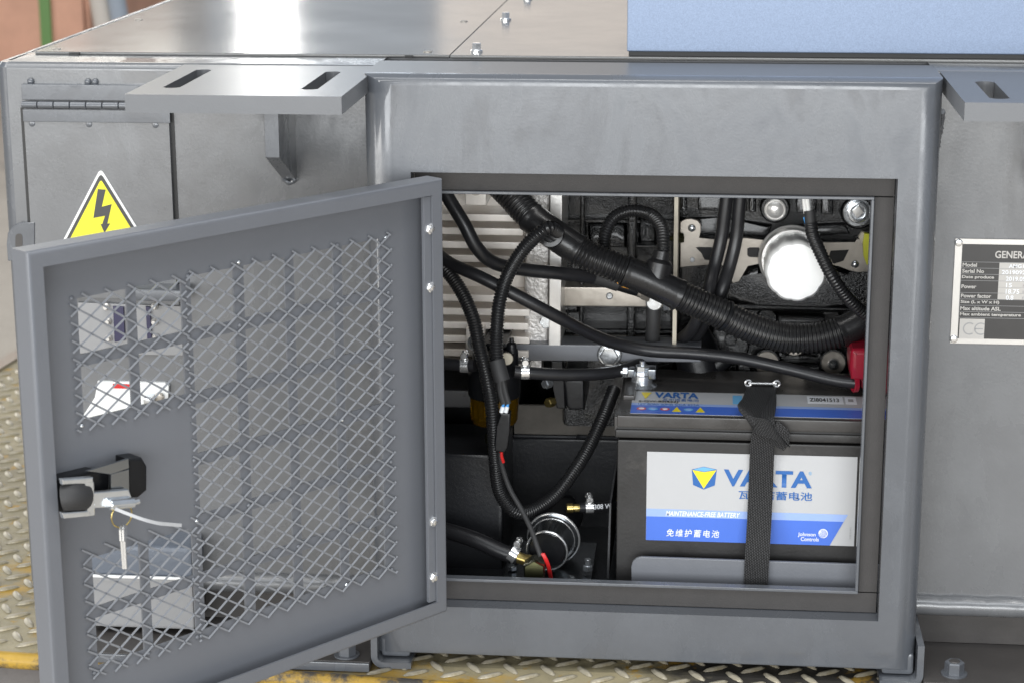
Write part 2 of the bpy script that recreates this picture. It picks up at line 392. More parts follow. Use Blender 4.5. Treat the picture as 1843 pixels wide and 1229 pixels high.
for j in range(-6, 60):
    for i in range(-40, 40):
        for kind in (0, 1):
            p = Vector((i*pit+(0.5*pit if kind else 0), 0.02+j*pit+(0.5*pit if kind else 0), 0.0004))
            rel = p-E1
            if rel.dot(en) > -0.012: continue
            inside = (p-PB1).dot(Vector((-fd.y, fd.x, 0))) < -0.01
            if not inside: continue
            d = p-CAM; dp = d.dot(_F); u = 921.5+FPX*d.dot(_R)/dp; v = 614.5-FPX*d.dot(_U)/dp
            vis = (-45 < u < 75 and 620 < v < 1240) or (480 < u < 1640 and 1150 < v < 1262)
            if vis: spots.append((p, kind))
            elif j < 34: rest.append((p, kind))
for n_, (p, kind) in enumerate(spots[:300]):
    o = bpy.data.objects.new('tread_lug', lugm); C.objects.link(o); o.parent = plate; o.location = p-WLOC[plate]
    o.rotation_euler = (0, 0, math.radians(33 if kind == 0 else 122))
rest += spots[300:]
vs_, fs_ = [], []
for p, kind in rest:
    a = math.radians(33 if kind == 0 else 122); ca, sa = math.cos(a), math.sin(a); n0 = len(vs_)
    vs_ += [(p.x+v.co.x*ca-v.co.y*sa, p.y+v.co.x*sa+v.co.y*ca, p.z+v.co.z) for v in lugm.vertices]
    fs_ += [[n0+i for i in f.vertices] for f in lugm.polygons]
me = bpy.data.meshes.new('tread_lugs'); me.from_pydata([Vector(v)-WLOC[plate] for v in vs_], [], fs_); me.shade_smooth(); me.materials.append(MATS['lug_metal'])
o = link('tread_lugs', me, WLOC[plate], plate); o['kind'] = 'stuff'
bm = B(); lo = PC+en*0.002; hi = epoint(2.6, 0.002)
tube(bm, [lo+Vector((0, 0, -0.006)), epoint(0.7, 0.002)+Vector((0, 0, -0.006)), hi+Vector((0, 0, -0.006))], 0.0085, 14, 0.02)
o = obj('platform_edge_bar', bm, 'worn_edge', plate)
bm = B(); prism(bm, [(PC+en*0.001)+Vector((0,0,-0.013)), epoint(2.6, 0.001)+Vector((0,0,-0.013)), epoint(2.6, 0.001)+Vector((0,0,-0.10)), (PC+en*0.001)+Vector((0,0,-0.10))], -en*0.01)
obj('platform_skirt', bm, 'dark_concrete', plate, smooth=False)
bm = B(); prism(bm, [PC+Vector((0,0,0.004)), PB1+fd*1.2+Vector((0,0,0.004)), PB1+fd*1.2+Vector((-0.02,0.03,0.004)), PC+Vector((-0.02,0.03,0.004))], (0,0,-0.03))
obj('platform_rear_edge', bm, 'bracket_steel', plate, smooth=False)
bm = B(); box(bm, -30, 30, -30, 30, -0.16, -0.10)
tag(obj('concrete_floor', bm, 'concrete', smooth=False), 'beige concrete hall floor around the platform', kind='structure')

# ================================================================== GENERATOR HOUSING
G = thing('generator_set', (0.1, 0.3, 0), 'grey painted diesel generator set with its front access door swung open', 'generator')
def RR(x0, x1, z0, z1, r, n=6):
    out = []
    for cx, cz, a0 in ((x1-r, z1-r, 0), (x0+r, z1-r, PI/2), (x0+r, z0+r, PI), (x1-r, z0+r, 1.5*PI)):
        for k in range(n+1):
            a = a0+PI/2*k/n; out.append((cx+r*math.cos(a), cz+r*math.sin(a)))
    return out
BX0, BX1, BZ0, BZ1, BR = -0.0435, 0.477, 0.0115, 0.5755, 0.014
RX0, RX1, RZ0, RZ1 = 0.0, 0.44, 0.0635, 0.4868
LX0, LX1, LZ0, LZ1 = 0.022, 0.4184, 0.0868, 0.4643
WY, TOPZ = 0.075, 0.5755
# raised front box with rounded outer edges, recessed opening
bm = B()
inner = [(RX1, RZ1), (RX0, RZ1), (RX0, RZ0), (RX1, RZ0)]
prof = []     # rounded edge: (fraction of inset, y)
for k in range(9):
    a = PI/2*k/8; prof.append((1-math.sin(a), 0.017*(1-math.cos(a))))
def rect(f): return [(BX1-0.020*f, BZ1-0.0095*f), (BX0+0.028*f, BZ1-0.0095*f), (BX0+0.028*f, BZ0+0.005*f), (BX1-0.020*f, BZ0+0.005*f)]
rings = [[bm.verts.new((x, 0.0, z)) for x, z in inner]]
for ins, y in prof: rings.append([bm.verts.new((x, y, z)) for x, z in rect(ins)])
rings.append([bm.verts.new((x, WY+0.03, z)) for x, z in rect(0)])
for i, (a, c) in enumerate(zip(rings[:-1], rings[1:])):
    for k in range(4):
        f = bm.faces.new((a[k], a[(k+1)%4], c[(k+1)%4], c[k]))
        if i == len(rings)-2 and k == 0: f.material_index = 1
rec = [bm.verts.new((x, 0.0235, z)) for x, z in inner]
for k in range(4): bm.faces.new((rings[0][k], rings[0][(k+1)%4], rec[(k+1)%4], rec[k]))
obj('front_frame', bm, 'grey_paint', G, ang=50).data.materials.append(MATS['rim_paint'])
# gasket bands on the recess rebate, one per side
for x0, x1, z0, z1 in ((RX0, RX1, LZ1+0.0024, RZ1), (RX0, RX1, RZ0, LZ0-0.0024), (RX0, LX0-0.0024, LZ0-0.0024, LZ1+0.0024), (LX1+0.0024, RX1, LZ0-0.0024, LZ1+0.0024)):
    bm = B(); box(bm, x0+0.0006, x1-0.0006, 0.0195, 0.024, z0+0.0004, z1-0.0004, 0.0008); obj('door_seal', bm, 'dark_gasket', G)
# folded lip round the clear opening
bm = B(); t = 0.0028
for x0, x1, z0, z1 in ((LX0-t, LX1+t, LZ1, LZ1+t), (LX0-t, LX1+t, LZ0-t, LZ0), (LX0-t, LX0, LZ0, LZ1), (LX1, LX1+t, LZ0, LZ1)):
    box(bm, x0, x1, 0.0150, 0.0252, z0, z1, 0.0005, 1)
obj('opening_lip', bm, 'grey_paint', G)
# side walls
def wall_panel(name, x0, x1, zb, zt):
    bm = B(); pr = [(WY+0.05, zb-0.001), (WY+0.016, zb)]
    for k in range(6):
        a = PI/2*k/5; pr.append((WY+0.014-0.014*math.sin(a), zb+0.014-0.014*math.cos(a)))
    for k in range(5):
        a = PI/2*k/4; pr.append((WY+0.007-0.007*math.cos(a), zt-0.007+0.007*math.sin(a)))
    pr.append((WY+0.075, zt))
    A = [bm.verts.new((x0, y, z)) for y, z in pr]; Bv = [bm.verts.new((x1, y, z)) for y, z in pr]
    for i in range(len(pr)-1): bm.faces.new((A[i], Bv[i], Bv[i+1], A[i+1]))
    return obj(name, bm, 'wall_paint', G, ang=60)
wl = wall_panel('side_wall', -0.4, BX0+0.002, 0.044, TOPZ-0.001)
wr = wall_panel('side_wall', BX1-0.002, 1.05, 0.044, TOPZ-0.001)
bm = B()     # rounded left end of the housing
lathe(bm, (-0.4, WY+0.012, 0.044), (0, 0, 1), [(0, 0.0118), (TOPZ-0.044-0.006, 0.0118), (TOPZ-0.045-0.0005, 0.008)], 24)
obj('corner_post', bm, 'grey_paint', G)
bm = B(); box(bm, -0.4115, -0.4065, WY+0.012, 1.45, 0.02, TOPZ-0.002, 0.001); obj('end_wall', bm, 'grey_paint', G)
bm = B(); box(bm, 1.05, 1.055, WY+0.01, 1.45, 0.02, TOPZ-0.002, 0.001); obj('end_wall', bm, 'grey_paint', G)
bm = B(); box(bm, -0.405, 1.05, 1.445, 1.45, 0.02, TOPZ-0.002, 0.001); obj('rear_wall', bm, 'grey_paint', G)
# top rim and deck sheets
bm = B(); box(bm, -0.404, 1.05, WY+0.065, 0.16, TOPZ-0.006, TOPZ-0.0012, 0.0012); obj('top_rim', bm, 'rim_paint', G)
bm = B(); box(bm, -0.404, -0.380, 0.161, 1.444, TOPZ-0.006, TOPZ-0.0016, 0.0012); obj('top_rim', bm, 'rim_paint', G)
DZ = 0.5765
seamx = 0.0200
d1 = obj('deck_panel', box(B(), -0.392, seamx-0.0006, 0.1376, 1.44, DZ-0.002, DZ+0.0008, 0.0008), 'deck_paint', G)
d2 = obj('deck_panel', box(B(), seamx+0.0006, 1.04, 0.1330, 1.44, DZ-0.002, DZ+0.0012, 0.0008), 'deck_paint', G)
def hexbolt(p, ax, r, h, m, parent, washer=True, name='hex_bolt'):
    bm = B(); p = Vector(p); a = Vector(ax).normalized()
    if washer: lathe(bm, p, a, [(0, r*1.28), (h*0.16, r*1.3), (h*0.28, r*1.16)], 20); hexa(bm, p+a*h*0.2, a, r, h*0.8)
    else: hexa(bm, p, a, r, h)
    return obj(name, bm, m, parent, ang=25)
for x, y in ((0.0430, 0.163), (0.0420, 0.462), (0.0440, 0.713)): hexbolt((x, y, DZ+0.001), (0, 0, 1), 0.0046, 0.009, 'bright_steel', d2)
for x, y in ((-0.371, 0.441), (-0.376, 0.1576), (-0.0047, 0.160), (-0.0033, 0.447)):
    bm = B(); lathe(bm, (x, y, DZ+0.0006), (0, 0, 1), [(0, 0.0045), (0.0008, 0.0042), (0.0012, 0.003)], 14); obj('screw_head', bm, 'bracket_steel', d1)
# small dark slots in the rim edge
for u0, u1, v0, v1 in ((117, 136, 95, 98.5), (724, 738, 101, 105), (880, 901, 103, 106)):
    a = VZ(u0, (v0+v1)/2+1.0, DZ+0.0006); bm = B(); box(bm, a.x, a.x+(u1-u0)*0.00053, 0.1345, 0.1372, TOPZ-0.0012, TOPZ+0.0014); obj('drain_slot', bm, 'print_black', G)
# canopy side panel; shade of the gap beneath put in as a black strip
cz0 = DZ+0.0058
bm = B(); box(bm, 0.1908, 1.05, 0.1345, 1.3, cz0, 0.95, 0.0015); cp = obj('canopy_panel', bm, 'canopy_paint', G)
bm = B(); box(bm, 0.1925, 1.048, 0.1375, 1.29, DZ+0.0016, cz0-0.0003); obj('canopy_gap_shade', bm, 'print_black', G)
# lashing plates with two slots each
def lash_plate(x0, x1, slots, yf, yb):
    bm = B(); z1 = 0.5735; th = 0.0155
    xs = [x0]; 
    outer = [(x0, yf), (x1, yf), (x1, yb), (x0, yb)]
    # grid of strips around slots
    cuts = sorted(slots); X = x0
    def blk(a, c, y0, y1): 
        if c-a > 1e-5 and y1-y0 > 1e-5: box(bm, a, c, y0, y1, z1-th, z1)
    for (sa, sb, ya, yb2) in cuts:
        blk(X, sa, yf, yb); blk(sa, sb, yf, ya); blk(sa, sb, yb2, yb)
        # rounded ends of the slot
        r = (sb-sa)/2
        for cy, sg in ((ya, 1), (yb2, -1)):
            for side in (-1, 1):
                cxx = (sa+sb)/2; pts = [(cxx+side*r, cy)]
                for k in range(7):
                    a = PI/2*k/6; pts.append((cxx+side*r*math.cos(a), cy+sg*(r-r*math.sin(a))))
                pts2 = [(cxx+side*r, cy)]+[(cxx+side*r*math.cos(PI/2*k/6), cy+sg*r*(1-math.sin(PI/2*k/6))) for k in range(6, -1, -1)]
                if len(pts2) >= 3:
                    prism(bm, [(px_, py_, z1) for px_, py_ in pts2[:-1]], (0, 0, -th))
        X = sb
    blk(X, x1, yf, yb)
    bmesh.ops.remove_doubles(bm, verts=bm.verts, dist=1e-6)
    # round the outer top edges
    return obj('lashing_plate', bm, 'rim_paint', G, ang=40)
lash_plate(-0.2268, -0.0392, [(-0.2055, -0.1905, -0.086, 0.042), (-0.0825, -0.0680, -0.088, 0.036)], -0.1285, WY+0.004)
lash_plate(0.4803, 0.668, [(0.5035, 0.5205, -0.102, 0.010), (0.627, 0.644, -0.102, 0.010)], -0.1245, WY+0.004)
bm = B(); prism(bm, [(-0.1345, -0.002, 0.5578), (-0.1345, -0.002, 0.499), (-0.1345, WY, 0.464), (-0.1345, WY, 0.5578)], (0.0135, 0, 0), 0.001)
obj('gusset', bm, 'grey_paint', G)
bm = B(); prism(bm, [(0.565, -0.002, 0.5578), (0.565, -0.002, 0.499), (0.565, WY, 0.464), (0.565, WY, 0.5578)], (0.0135, 0, 0), 0.001)
obj('gusset', bm, 'grey_paint', G)
# weld beads: gusset foot, hinge leaf ends, box corner
def weld(pts, r, m='grey_paint', parent=G):
    bm = B(); f = lambda s: r*(0.95+0.12*math.sin(s*1100)+0.1*math.sin(s*323)); tube(bm, pts, f, 8, 0.0010, 8); return obj('weld_bead', bm, m, parent)
weld([(-0.1350, WY-0.001, 0.466), (-0.128, WY-0.001, 0.4615), (-0.1205, WY-0.001, 0.466)], 0.0022)
weld([(BX1+0.001, 0.02, 0.545), (BX1+0.004, 0.05, 0.53), (BX1+0.003, WY-0.004, 0.50)], 0.0028)
# hinged flap at the left with piano hinge
FX0, FX1 = -0.3885, -0.2395
flp = obj('hinged_flap', box(B(), FX0+0.004, FX1-0.0025, WY-0.0050, WY-0.0015, 0.345, 0.5310, 0.0008), 'wall_paint', G)
for z0, z1, dx in ((0.5395, 0.5545, 0), (0.5185, 0.5305, 0)):
    bm = B(); box(bm, FX0+0.004, FX1-0.001, WY-0.0068, WY-0.0052 if z1 < 0.535 else WY+0.0005, z0, z1, 0.0006); obj('hinge_leaf', bm, 'grey_paint', flp)
nk = 9
for k in range(nk):
    a = FX0+0.004+(FX1-FX0-0.006)*k/nk; c = FX0+0.004+(FX1-FX0-0.006)*(k+1)/nk-0.0007
    bm = B(); cyl(bm, (a, WY-0.0072, 0.5350), (c, WY-0.0072, 0.5350), 0.0034, 12, 0.0004); obj('hinge_knuckle', bm, 'grey_paint', flp)
for x in (FX0+0.012, FX0+0.068, FX0+0.075):
    bm = B(); ball(bm, (x, WY-0.0015, 0.5565), 0.0034, 10, 0.7); obj('weld_spot', bm, 'grey_paint', flp)
for x in (FX0+0.012, FX0+0.068, FX1-0.016):
    bm = B(); ball(bm, (x, WY-0.0045, 0.5165), 0.0036, 10, 0.35); obj('weld_spot', bm, 'grey_paint', flp)
for x0, x1, zb in ((FX0, FX0+0.0032, 0.405), (FX1-0.0022, FX1+0.0012, 0.3)):
    bm = B(); box(bm, x0, x1, WY-0.0008, WY+0.002, zb, 0.531); obj('flap_gap', bm, 'print_black', G)
# flap tab with padlock slot (top visible above the door)
tabp = [V(u, v, WY-0.006) for u, v in ((62, 401), (34, 402), (22, 409), (14, 420), (12, 440), (14, 470), (62, 472))]
tb = obj('flap_tab', prism(B(), tabp, (0, 0.003, 0), 0.0004, 1), 'grey_paint', flp)
sl = [V(27.5, 445, WY-0.0063)] + [V(34+6.3*math.cos(a), 427-6*math.sin(a), WY-0.0063) for a in [PI-PI*k/8 for k in range(9)]] + [V(40.5, 445, WY-0.0063)]
obj('padlock_slot', prism(B(), sl, (0, 0.0004, 0)), 'ledge_paint', flp, smooth=False)
# warning triangle
tc_, th_ = V(180, 303, WY-0.0055), 0.0
L_, R_ = V(93, 455, WY-0.0055), V(279, 453, WY-0.0055)
def tri(scale, y, rr):
    cx = tc_.x+0.0005; top = tc_.z; base = L_.z-0.002; h = top-base; hw = h*0.575; c = Vector((cx, y, base+h*0.36))
    P = [Vector((cx, y, top)), Vector((cx-hw, y, base)), Vector((cx+hw, y, base))]; out = []
    for i in range(3):
        p = c+(P[i]-c)*scale; a = c+(P[i-1]-c)*scale; d = c+(P[(i+1)%3]-c)*scale
        ua, ud = (a-p).normalized(), (d-p).normalized()
        for k in range(6):
            t = k/5; out.append(p+ua*rr*(1-t)**2+ud*rr*t**2)
    return out
sg = flat('warning_sign', tri(1.0, WY-0.0056, 0.006), 'white_paint', flp); 
o = obj('warning_border', prism(B(), tri(0.915, WY-0.0060, 0.005), (0, 0.0003, 0)), 'sign_black', flp, smooth=False)
o = obj('warning_face', prism(B(), tri(0.80, WY-0.0064, 0.003), (0, 0.0003, 0)), 'sign_yellow', flp, smooth=False)
bolt_px = [(176, 341), (190, 342), (183, 373), (201, 368), (193, 403), (198, 403), (188, 420), (181, 404), (184, 404), (189, 389), (168, 393)]
o = obj('lightning_symbol', prism(B(), [V(u, v, WY-0.0067) for u, v in bolt_px], (0, 0.0002, 0)), 'sign_black', flp, smooth=False)
# terminal board and isolator seen through the mesh, below the flap
def at(u, v, y): return V(u, v, y)
tbd = obj('terminal_board', prism(B(), [V(140, 545, WY-0.004), V(335, 552, WY-0.004), V(337, 640, WY-0.004), V(142, 636, WY-0.004)], (0, 0.0035, 0), 0.0006), 'pale_board', G)
bm = B(); prism(bm, [V(240, 520, WY-0.03), V(330, 523, WY-0.03), V(330, 545, WY-0.03), V(240, 543, WY-0.03)], (0, 0.026, 0), 0.003); obj('terminal_cover', bm, 'grey_paint', tbd)
for us in ((203, 222), (262, 270)):
    bm = B(); prism(bm, [V(us[0], 552, WY-0.007), V(us[1], 553, WY-0.007), V(us[1]+3, 612, WY-0.007), V(us[0]+3, 616, WY-0.007)], (0, 0.0025, 0), 0.0005); obj('terminal_block', bm, 'navy_plastic', tbd)
for u, v in ((192, 552), (195, 578), (196, 608), (279, 551), (279, 579), (281, 606)):
    bm = B(); lathe(bm, V(u, v, WY-0.0042), (0, -1, 0), [(0, 0.0036), (0.002, 0.0036), (0.0035, 0.0022), (0.006, 0.0020)], 14); obj('terminal_screw', bm, 'plate_alu', tbd)
iso = obj('isolator_plate', prism(B(), [V(175, 686, WY-0.005), V(297, 688, WY-0.005), V(304, 694, WY-0.005), V(302, 720, WY-0.005), V(262, 722, WY-0.005), V(255, 740, WY-0.005), V(150, 770, WY-0.005), V(148, 748, WY-0.005), V(172, 715, WY-0.005)], (0, 0.0045, 0), 0.0008), 'white_paint', G)
bm = B(); prism(bm, [V(203, 690, WY-0.0056), V(238, 691, WY-0.0056), V(238, 699, WY-0.0056), V(203, 698, WY-0.0056)], (0, 0.0004, 0)); obj('red_stripe', bm, 'red_wire', iso, smooth=False)
bm = B(); lathe(bm, V(287, 714, WY-0.0055), (0, -1, 0), [(0, 0.005), (0.003, 0.005), (0.004, 0.003)], 16); obj('isolator_screw', bm, 'bracket_steel', iso)
bm = B(); box(bm, *[V(255, 735, 0.05).x, V(272, 735, 0.05).x], 0.055, WY, V(262, 726, 0.06).z, V(262, 712, 0.06).z, 0.002); obj('isolator_lever', bm, 'zinc', iso)
# pale cabinet low behind the door
bm = B(); a, c = V(150, 985, 0.03), V(352, 1135, 0.03)
zm = V(250, 1040, 0.03).z
lbx = obj('cable_box', box(B(), a.x, c.x, 0.03, WY+0.005, zm, a.z+0.004, 0.006), 'sky_box', G)
obj('cable_box_base', box(B(), a.x+0.001, c.x-0.001, 0.031, WY+0.004, c.z, zm-0.0005, 0.004), 'pale_board', lbx)
bm = B(); box(bm, a.x-0.002, c.x+0.002, 0.026, 0.0295, V(200, 1040, 0.026).z, V(200, 1035, 0.026).z, 0.001); obj('cable_box_lip', bm, 'white_paint', lbx)
# base ledge, feet, nuts
for x0, x1 in ((-0.352, BX0-0.0016), (BX1+0.0066, 1.05)):
    bm = B(); box(bm, x0, x1, -0.0165, 1.40, 0.0006, 0.0105, 0.0012); obj('base_ledge', bm, 'ledge_paint', G)
    bm = B(); box(bm, x0, x1, -0.0200, -0.0170, 0.0008, 0.0100, 0.0012); obj('ledge_nosing', bm, 'grey_paint', G)
for x0, x1 in ((-0.40, BX0-0.0016), (BX1+0.0066, 1.05)):
    bm = B(); box(bm, x0, x1, WY+0.006, WY+0.010, 0.0110, 0.0475); obj('base_web', bm, 'ledge_paint', G)
for x0, x1 in ((-0.398, BX0-0.001), (BX1+0.001, 1.05)):
    bm = B(); pts = [Vector((x0+(x1-x0)*k/40, WY-0.0020+0.0003*math.sin(k*1.7), 0.0530+0.0003*math.sin(k*2.3))) for k in range(41)]
    tube(bm, pts, lambda q_: 0.0100+0.0002*math.sin(q_*160)+0.00015*math.sin(q_*411), 16, 0.004, 4); obj('bottom_hem', bm, 'wall_paint', G)
def foot(x0, x1, side):
    # rolled channel end carrying the box
    th = 0.0062; pts = []; r = 0.012
    zt = 0.0430; xo = x0 if side < 0 else x1; xi = x1 if side < 0 else x0; s = 1 if side < 0 else -1
    outer = [(xo, zt), (xo, 0.0008+r)]+[(xo+s*(r-r*math.cos(a)), 0.0008+r-r*math.sin(a)) for a in [PI/2*k/6 for k in range(1, 7)]]+[(xi, 0.0008)]
    inn = [(xi, 0.0008+th)]+[(xo+s*(r-(r-th)*math.cos(a)), 0.0008+r-(r-th)*math.sin(a)) for a in [PI/2*k/6 for k in range(6, 0, -1)]]+[(xo+s*th, 0.0008+r), (xo+s*th, zt)]
    bm = B(); P = outer+inn; n = len(P)
    for y0, y1 in ((-0.0085, WY+0.006),):
        a = [bm.verts.new((x, y0, z)) for x, z in P]; c = [bm.verts.new((x, y1, z)) for x, z in P]
        no = len(outer)
        for i in range(n): bm.faces.new((a[i], c[i], c[(i+1)%n], a[(i+1)%n]))
        for i in range(no-1):
            bm.faces.new((a[i], a[i+1], a[n-2-i], a[n-1-i])); bm.faces.new((c[i], c[n-1-i], c[n-2-i], c[i+1]))
    return obj('base_foot', bm, 'grey_paint', G, ang=40)
foot(BX0-0.0015, -0.0060, -1); foot(0.443, BX1+0.0065, 1)
bm = B(); box(bm, BX0+0.006, -0.008, 0.004, WY, 0.0075, 0.03, 0.004); obj('foot_block', bm, 'grey_paint', G)
bm = B(); box(bm, 0.445, BX1-0.001, 0.004, WY, 0.0075, 0.03, 0.004); obj('foot_block', bm, 'grey_paint', G)
for u, v in ((1717, 1212), (624, 1178)):
    p = VZ(u, v, 0.0105); bm = B(); lathe(bm, p, (0, 0, 1), [(0, 0.0125), (0.0015, 0.0125)], 20)
    hexa(bm, p+Vector((0, 0, 0.0015)), (0, 0, 1), 0.0092, 0.0115, 0.10, 0.4); hb = obj('hex_nut', bm, 'grey_paint', G, ang=25)
    bm = B(); cyl(bm, p+Vector((0, 0, 0.010)), p+Vector((0, 0, 0.0138)), 0.0052, 14, 0.0006); obj('stud', bm, 'ledge_paint', hb)
# interior of the bay
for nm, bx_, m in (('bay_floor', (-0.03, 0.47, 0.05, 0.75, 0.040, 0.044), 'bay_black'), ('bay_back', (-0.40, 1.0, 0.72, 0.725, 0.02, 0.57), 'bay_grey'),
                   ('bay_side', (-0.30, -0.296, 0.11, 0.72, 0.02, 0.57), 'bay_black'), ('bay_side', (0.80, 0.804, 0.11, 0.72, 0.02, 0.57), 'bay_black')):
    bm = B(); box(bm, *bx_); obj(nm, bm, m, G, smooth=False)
# cross-member sheet behind the filter (beige grey, dusty) and dark tank at left
bm = B(); prism(bm, [V(925, 728, .325), V(1135, 730, .325), V(1135, 786, .295), V(925, 782, .295)], (0, 0.004, 0), 0.0006); obj('cross_member', bm, 'dust_grey', G)
bm = B(); ppx(bm, [(905, 788), (1150, 792), (1150, 1060), (905, 1056)], 0.293, 0.30, 0.003); obj('cross_member', bm, 'bay_black', G)
bm = B(); tube(bm, [V(925, 784, .2935), V(1030, 786, .2935), V(1040, 785, .291), V(1050, 786, .2935), V(1135, 789, .2935)], 0.0022, 8, 0.003); obj('weld_bead', bm, 'bay_black', G)
bm = B(); ppx(bm, [(760, 815), (905, 818), (905, 1070), (760, 1066)], 0.155, 0.26, 0.005); obj('tank_panel', bm, 'bay_black', G)
bm = B(); ppx(bm, [(760, 700), (850, 702), (850, 735), (760, 733)], 0.24, 0.33, 0.004); obj('cross_rail', bm, 'bay_grey', G)
# battery tray front plate with rounded corner
tp = [V(u, v, 0.050) for u, v in ((1137, 1062), (1136, 1020), (1139, 1010), (1146, 1004), (1154, 1002), (1620, 1018), (1620, 1075))]
tray = obj('battery_tray', prism(B(), tp, (0, 0.0035, 0), 0.0006, 1), 'door_paint', G)
bm = B(); box(bm, V(1110, 1000, 0.06).x, 0.468, 0.0545, 0.27, 0.0565, 0.0600, 0.0005); obj('tray_base', bm, 'door_paint', tray)
bm = B(); box(bm, 0.20, 0.205, 0.06, 0.26, 0.0440, 0.0560); obj('tray_leg', bm, 'door_paint', tray)
bm = B(); box(bm, 0.44, 0.445, 0.06, 0.26, 0.0440, 0.0560); obj('tray_leg', bm, 'door_paint', tray)
bm = B(); ppx(bm, [(1097, 905), (1100, 905), (1096, 1040), (1092, 1040)], 0.11, 0.25); obj('tray_guide', bm, 'bay_grey', G)
# rating plate
NY = WY-0.0006
def NP(a, b_, y=NY): return V(1690+a/5.346, 410+b_/5.346, y)
n0, n1 = NP(160, 103), NP(100, 1110); NX0, NZ1, NZ0 = (n0.x+n1.x)/2, n0.z, n1.z
NW = 0.162
np_ = obj('rating_plate', box(B(), NX0, NX0+NW, NY-0.0008, NY, NZ0, NZ1, 0.0003, 1), 'plate_alu', G)
obj('plate_face', box(B(), NX0+0.0068, NX0+NW-0.0068, NY-0.0012, NY-0.0009, NZ0+0.0052, NZ1-0.0052), 'plate_black', np_, smooth=False)
NH = NZ1-NZ0
def nz(b_): return NZ1-(b_-105)/(1110-105)*NH      # rows measured on the photo
def nx(a): return NX0+a*0.0001008
rows = [(325, 383, 'Model'), (383, 441, 'Serial No'), (441, 502, 'Date produce'), (502, 618, 'Power'), (618, 680, 'Power factor'), (680, 740, 'Size (L x W x H)'), (740, 800, 'Max altitude ASL'), (800, 858, 'Max ambient temperature')]
yy = NY-0.0014
for k, (a, c, s) in enumerate(rows):
    x1 = nx(60)
    wd = {'Model': 132, 'Serial No': 200, 'Date produce': 295, 'Power': 137, 'Power factor': 278, 'Size (L x W x H)': 355, 'Max altitude ASL': 372, 'Max ambient temperature': 560}[s]
    mid = (a+c)/2
    text('plate_text', s, (nx(78), yy, nz(mid+17)), (wd*0.0001008, 0, 0), (0, 0, nz(mid-20)-nz(mid+17)), 'plate_print', np_, offset=0.03)
    obj('plate_rule', box(B(), nx(68), NX0+NW-0.010, yy, yy+0.0002, nz(a+1), nz(a-2)), 'print_grey', np_, smooth=False)
obj('plate_rule', box(B(), nx(68), NX0+NW-0.010, yy, yy+0.0002, nz(859), nz(856)), 'print_grey', np_, smooth=False)
obj('plate_rule', box(B(), nx(66), nx(69), yy, yy+0.0002, nz(859), nz(323)), 'print_grey', np_, smooth=False)
obj('value_field', box(B(), nx(415), NX0+NW-0.012, yy+0.0001, yy+0.0003, nz(676), nz(328)), 'plate_print', np_, smooth=False)
for a in (383, 441, 502, 562, 618): obj('plate_rule', box(B(), nx(415), NX0+NW-0.012, yy-0.0002, yy, nz(a+1), nz(a-1)), 'print_grey', np_, smooth=False)
for s, b0, b1, xa, xb in (('AMG15-P', 338, 375, 500, 720), ('201909250', 396, 436, 440, 720), ('2019.09', 456, 500, 480, 660), ('15', 518, 560, 485, 540), ('18.75', 576, 622, 485, 610), ('0.8', 636, 680, 490, 560)):
    text('plate_text', s, (nx(xa), yy-0.0003, nz(b1)), ((xb-xa)*0.0001008, 0, 0), (0, 0, nz(b0)-nz(b1)), 'print_white', np_, offset=0.02)
for s, b0, b1 in (('KW', 530, 556), ('KVA', 590, 614), ('PF', 648, 674)):
    text('plate_text', s, (nx(640), yy-0.0003, nz(b1)), (0.0052, 0, 0), (0, 0, nz(b0)-nz(b1)), 'print_grey', np_)
text('plate_title', 'GENERATOR', (nx(370), yy, nz(285)), (0.048, 0, 0), (0, 0, nz(215)-nz(285)), 'plate_print', np_, offset=0.02)
obj('mark_field', box(B(), nx(80), nx(310), yy+0.0001, yy+0.0003, nz(1060), nz(868)), 'plate_print', np_, smooth=False)
def arc_mark(cx, cz, r, wd, bar):
    bm = B(); n = 18
    P = [(math.radians(55+250*k/n)) for k in range(n+1)]
    o_ = [bm.verts.new((cx+r*math.cos(a), yy-0.0002, cz+r*math.sin(a))) for a in P]; i_ = [bm.verts.new((cx+(r-wd)*math.cos(a), yy-0.0002, cz+(r-wd)*math.sin(a))) for a in P]
    for k in range(n): bm.faces.new((o_[k], o_[k+1], i_[k+1], i_[k]))
    if bar: box(bm, cx-r+wd*0.6, cx+r*0.35, yy-0.0002, yy-0.0001, cz-wd/2, cz+wd/2)
    obj('ce_letter', bm, 'print_grey', np_, smooth=False)
arc_mark(nx(172), nz(962), 0.0060, 0.0011, False); arc_mark(nx(276), nz(962), 0.0060, 0.0011, True)
for a, b_ in ((34, 145), (34, 1066)):
    bm = B(); lathe(bm, (nx(a), NY-0.0008, nz(b_)), (0, -1, 0), [(0, 0.0038), (0.001, 0.0036), (0.002, 0.002)], 16); obj('rivet', bm, 'bright_steel', np_)

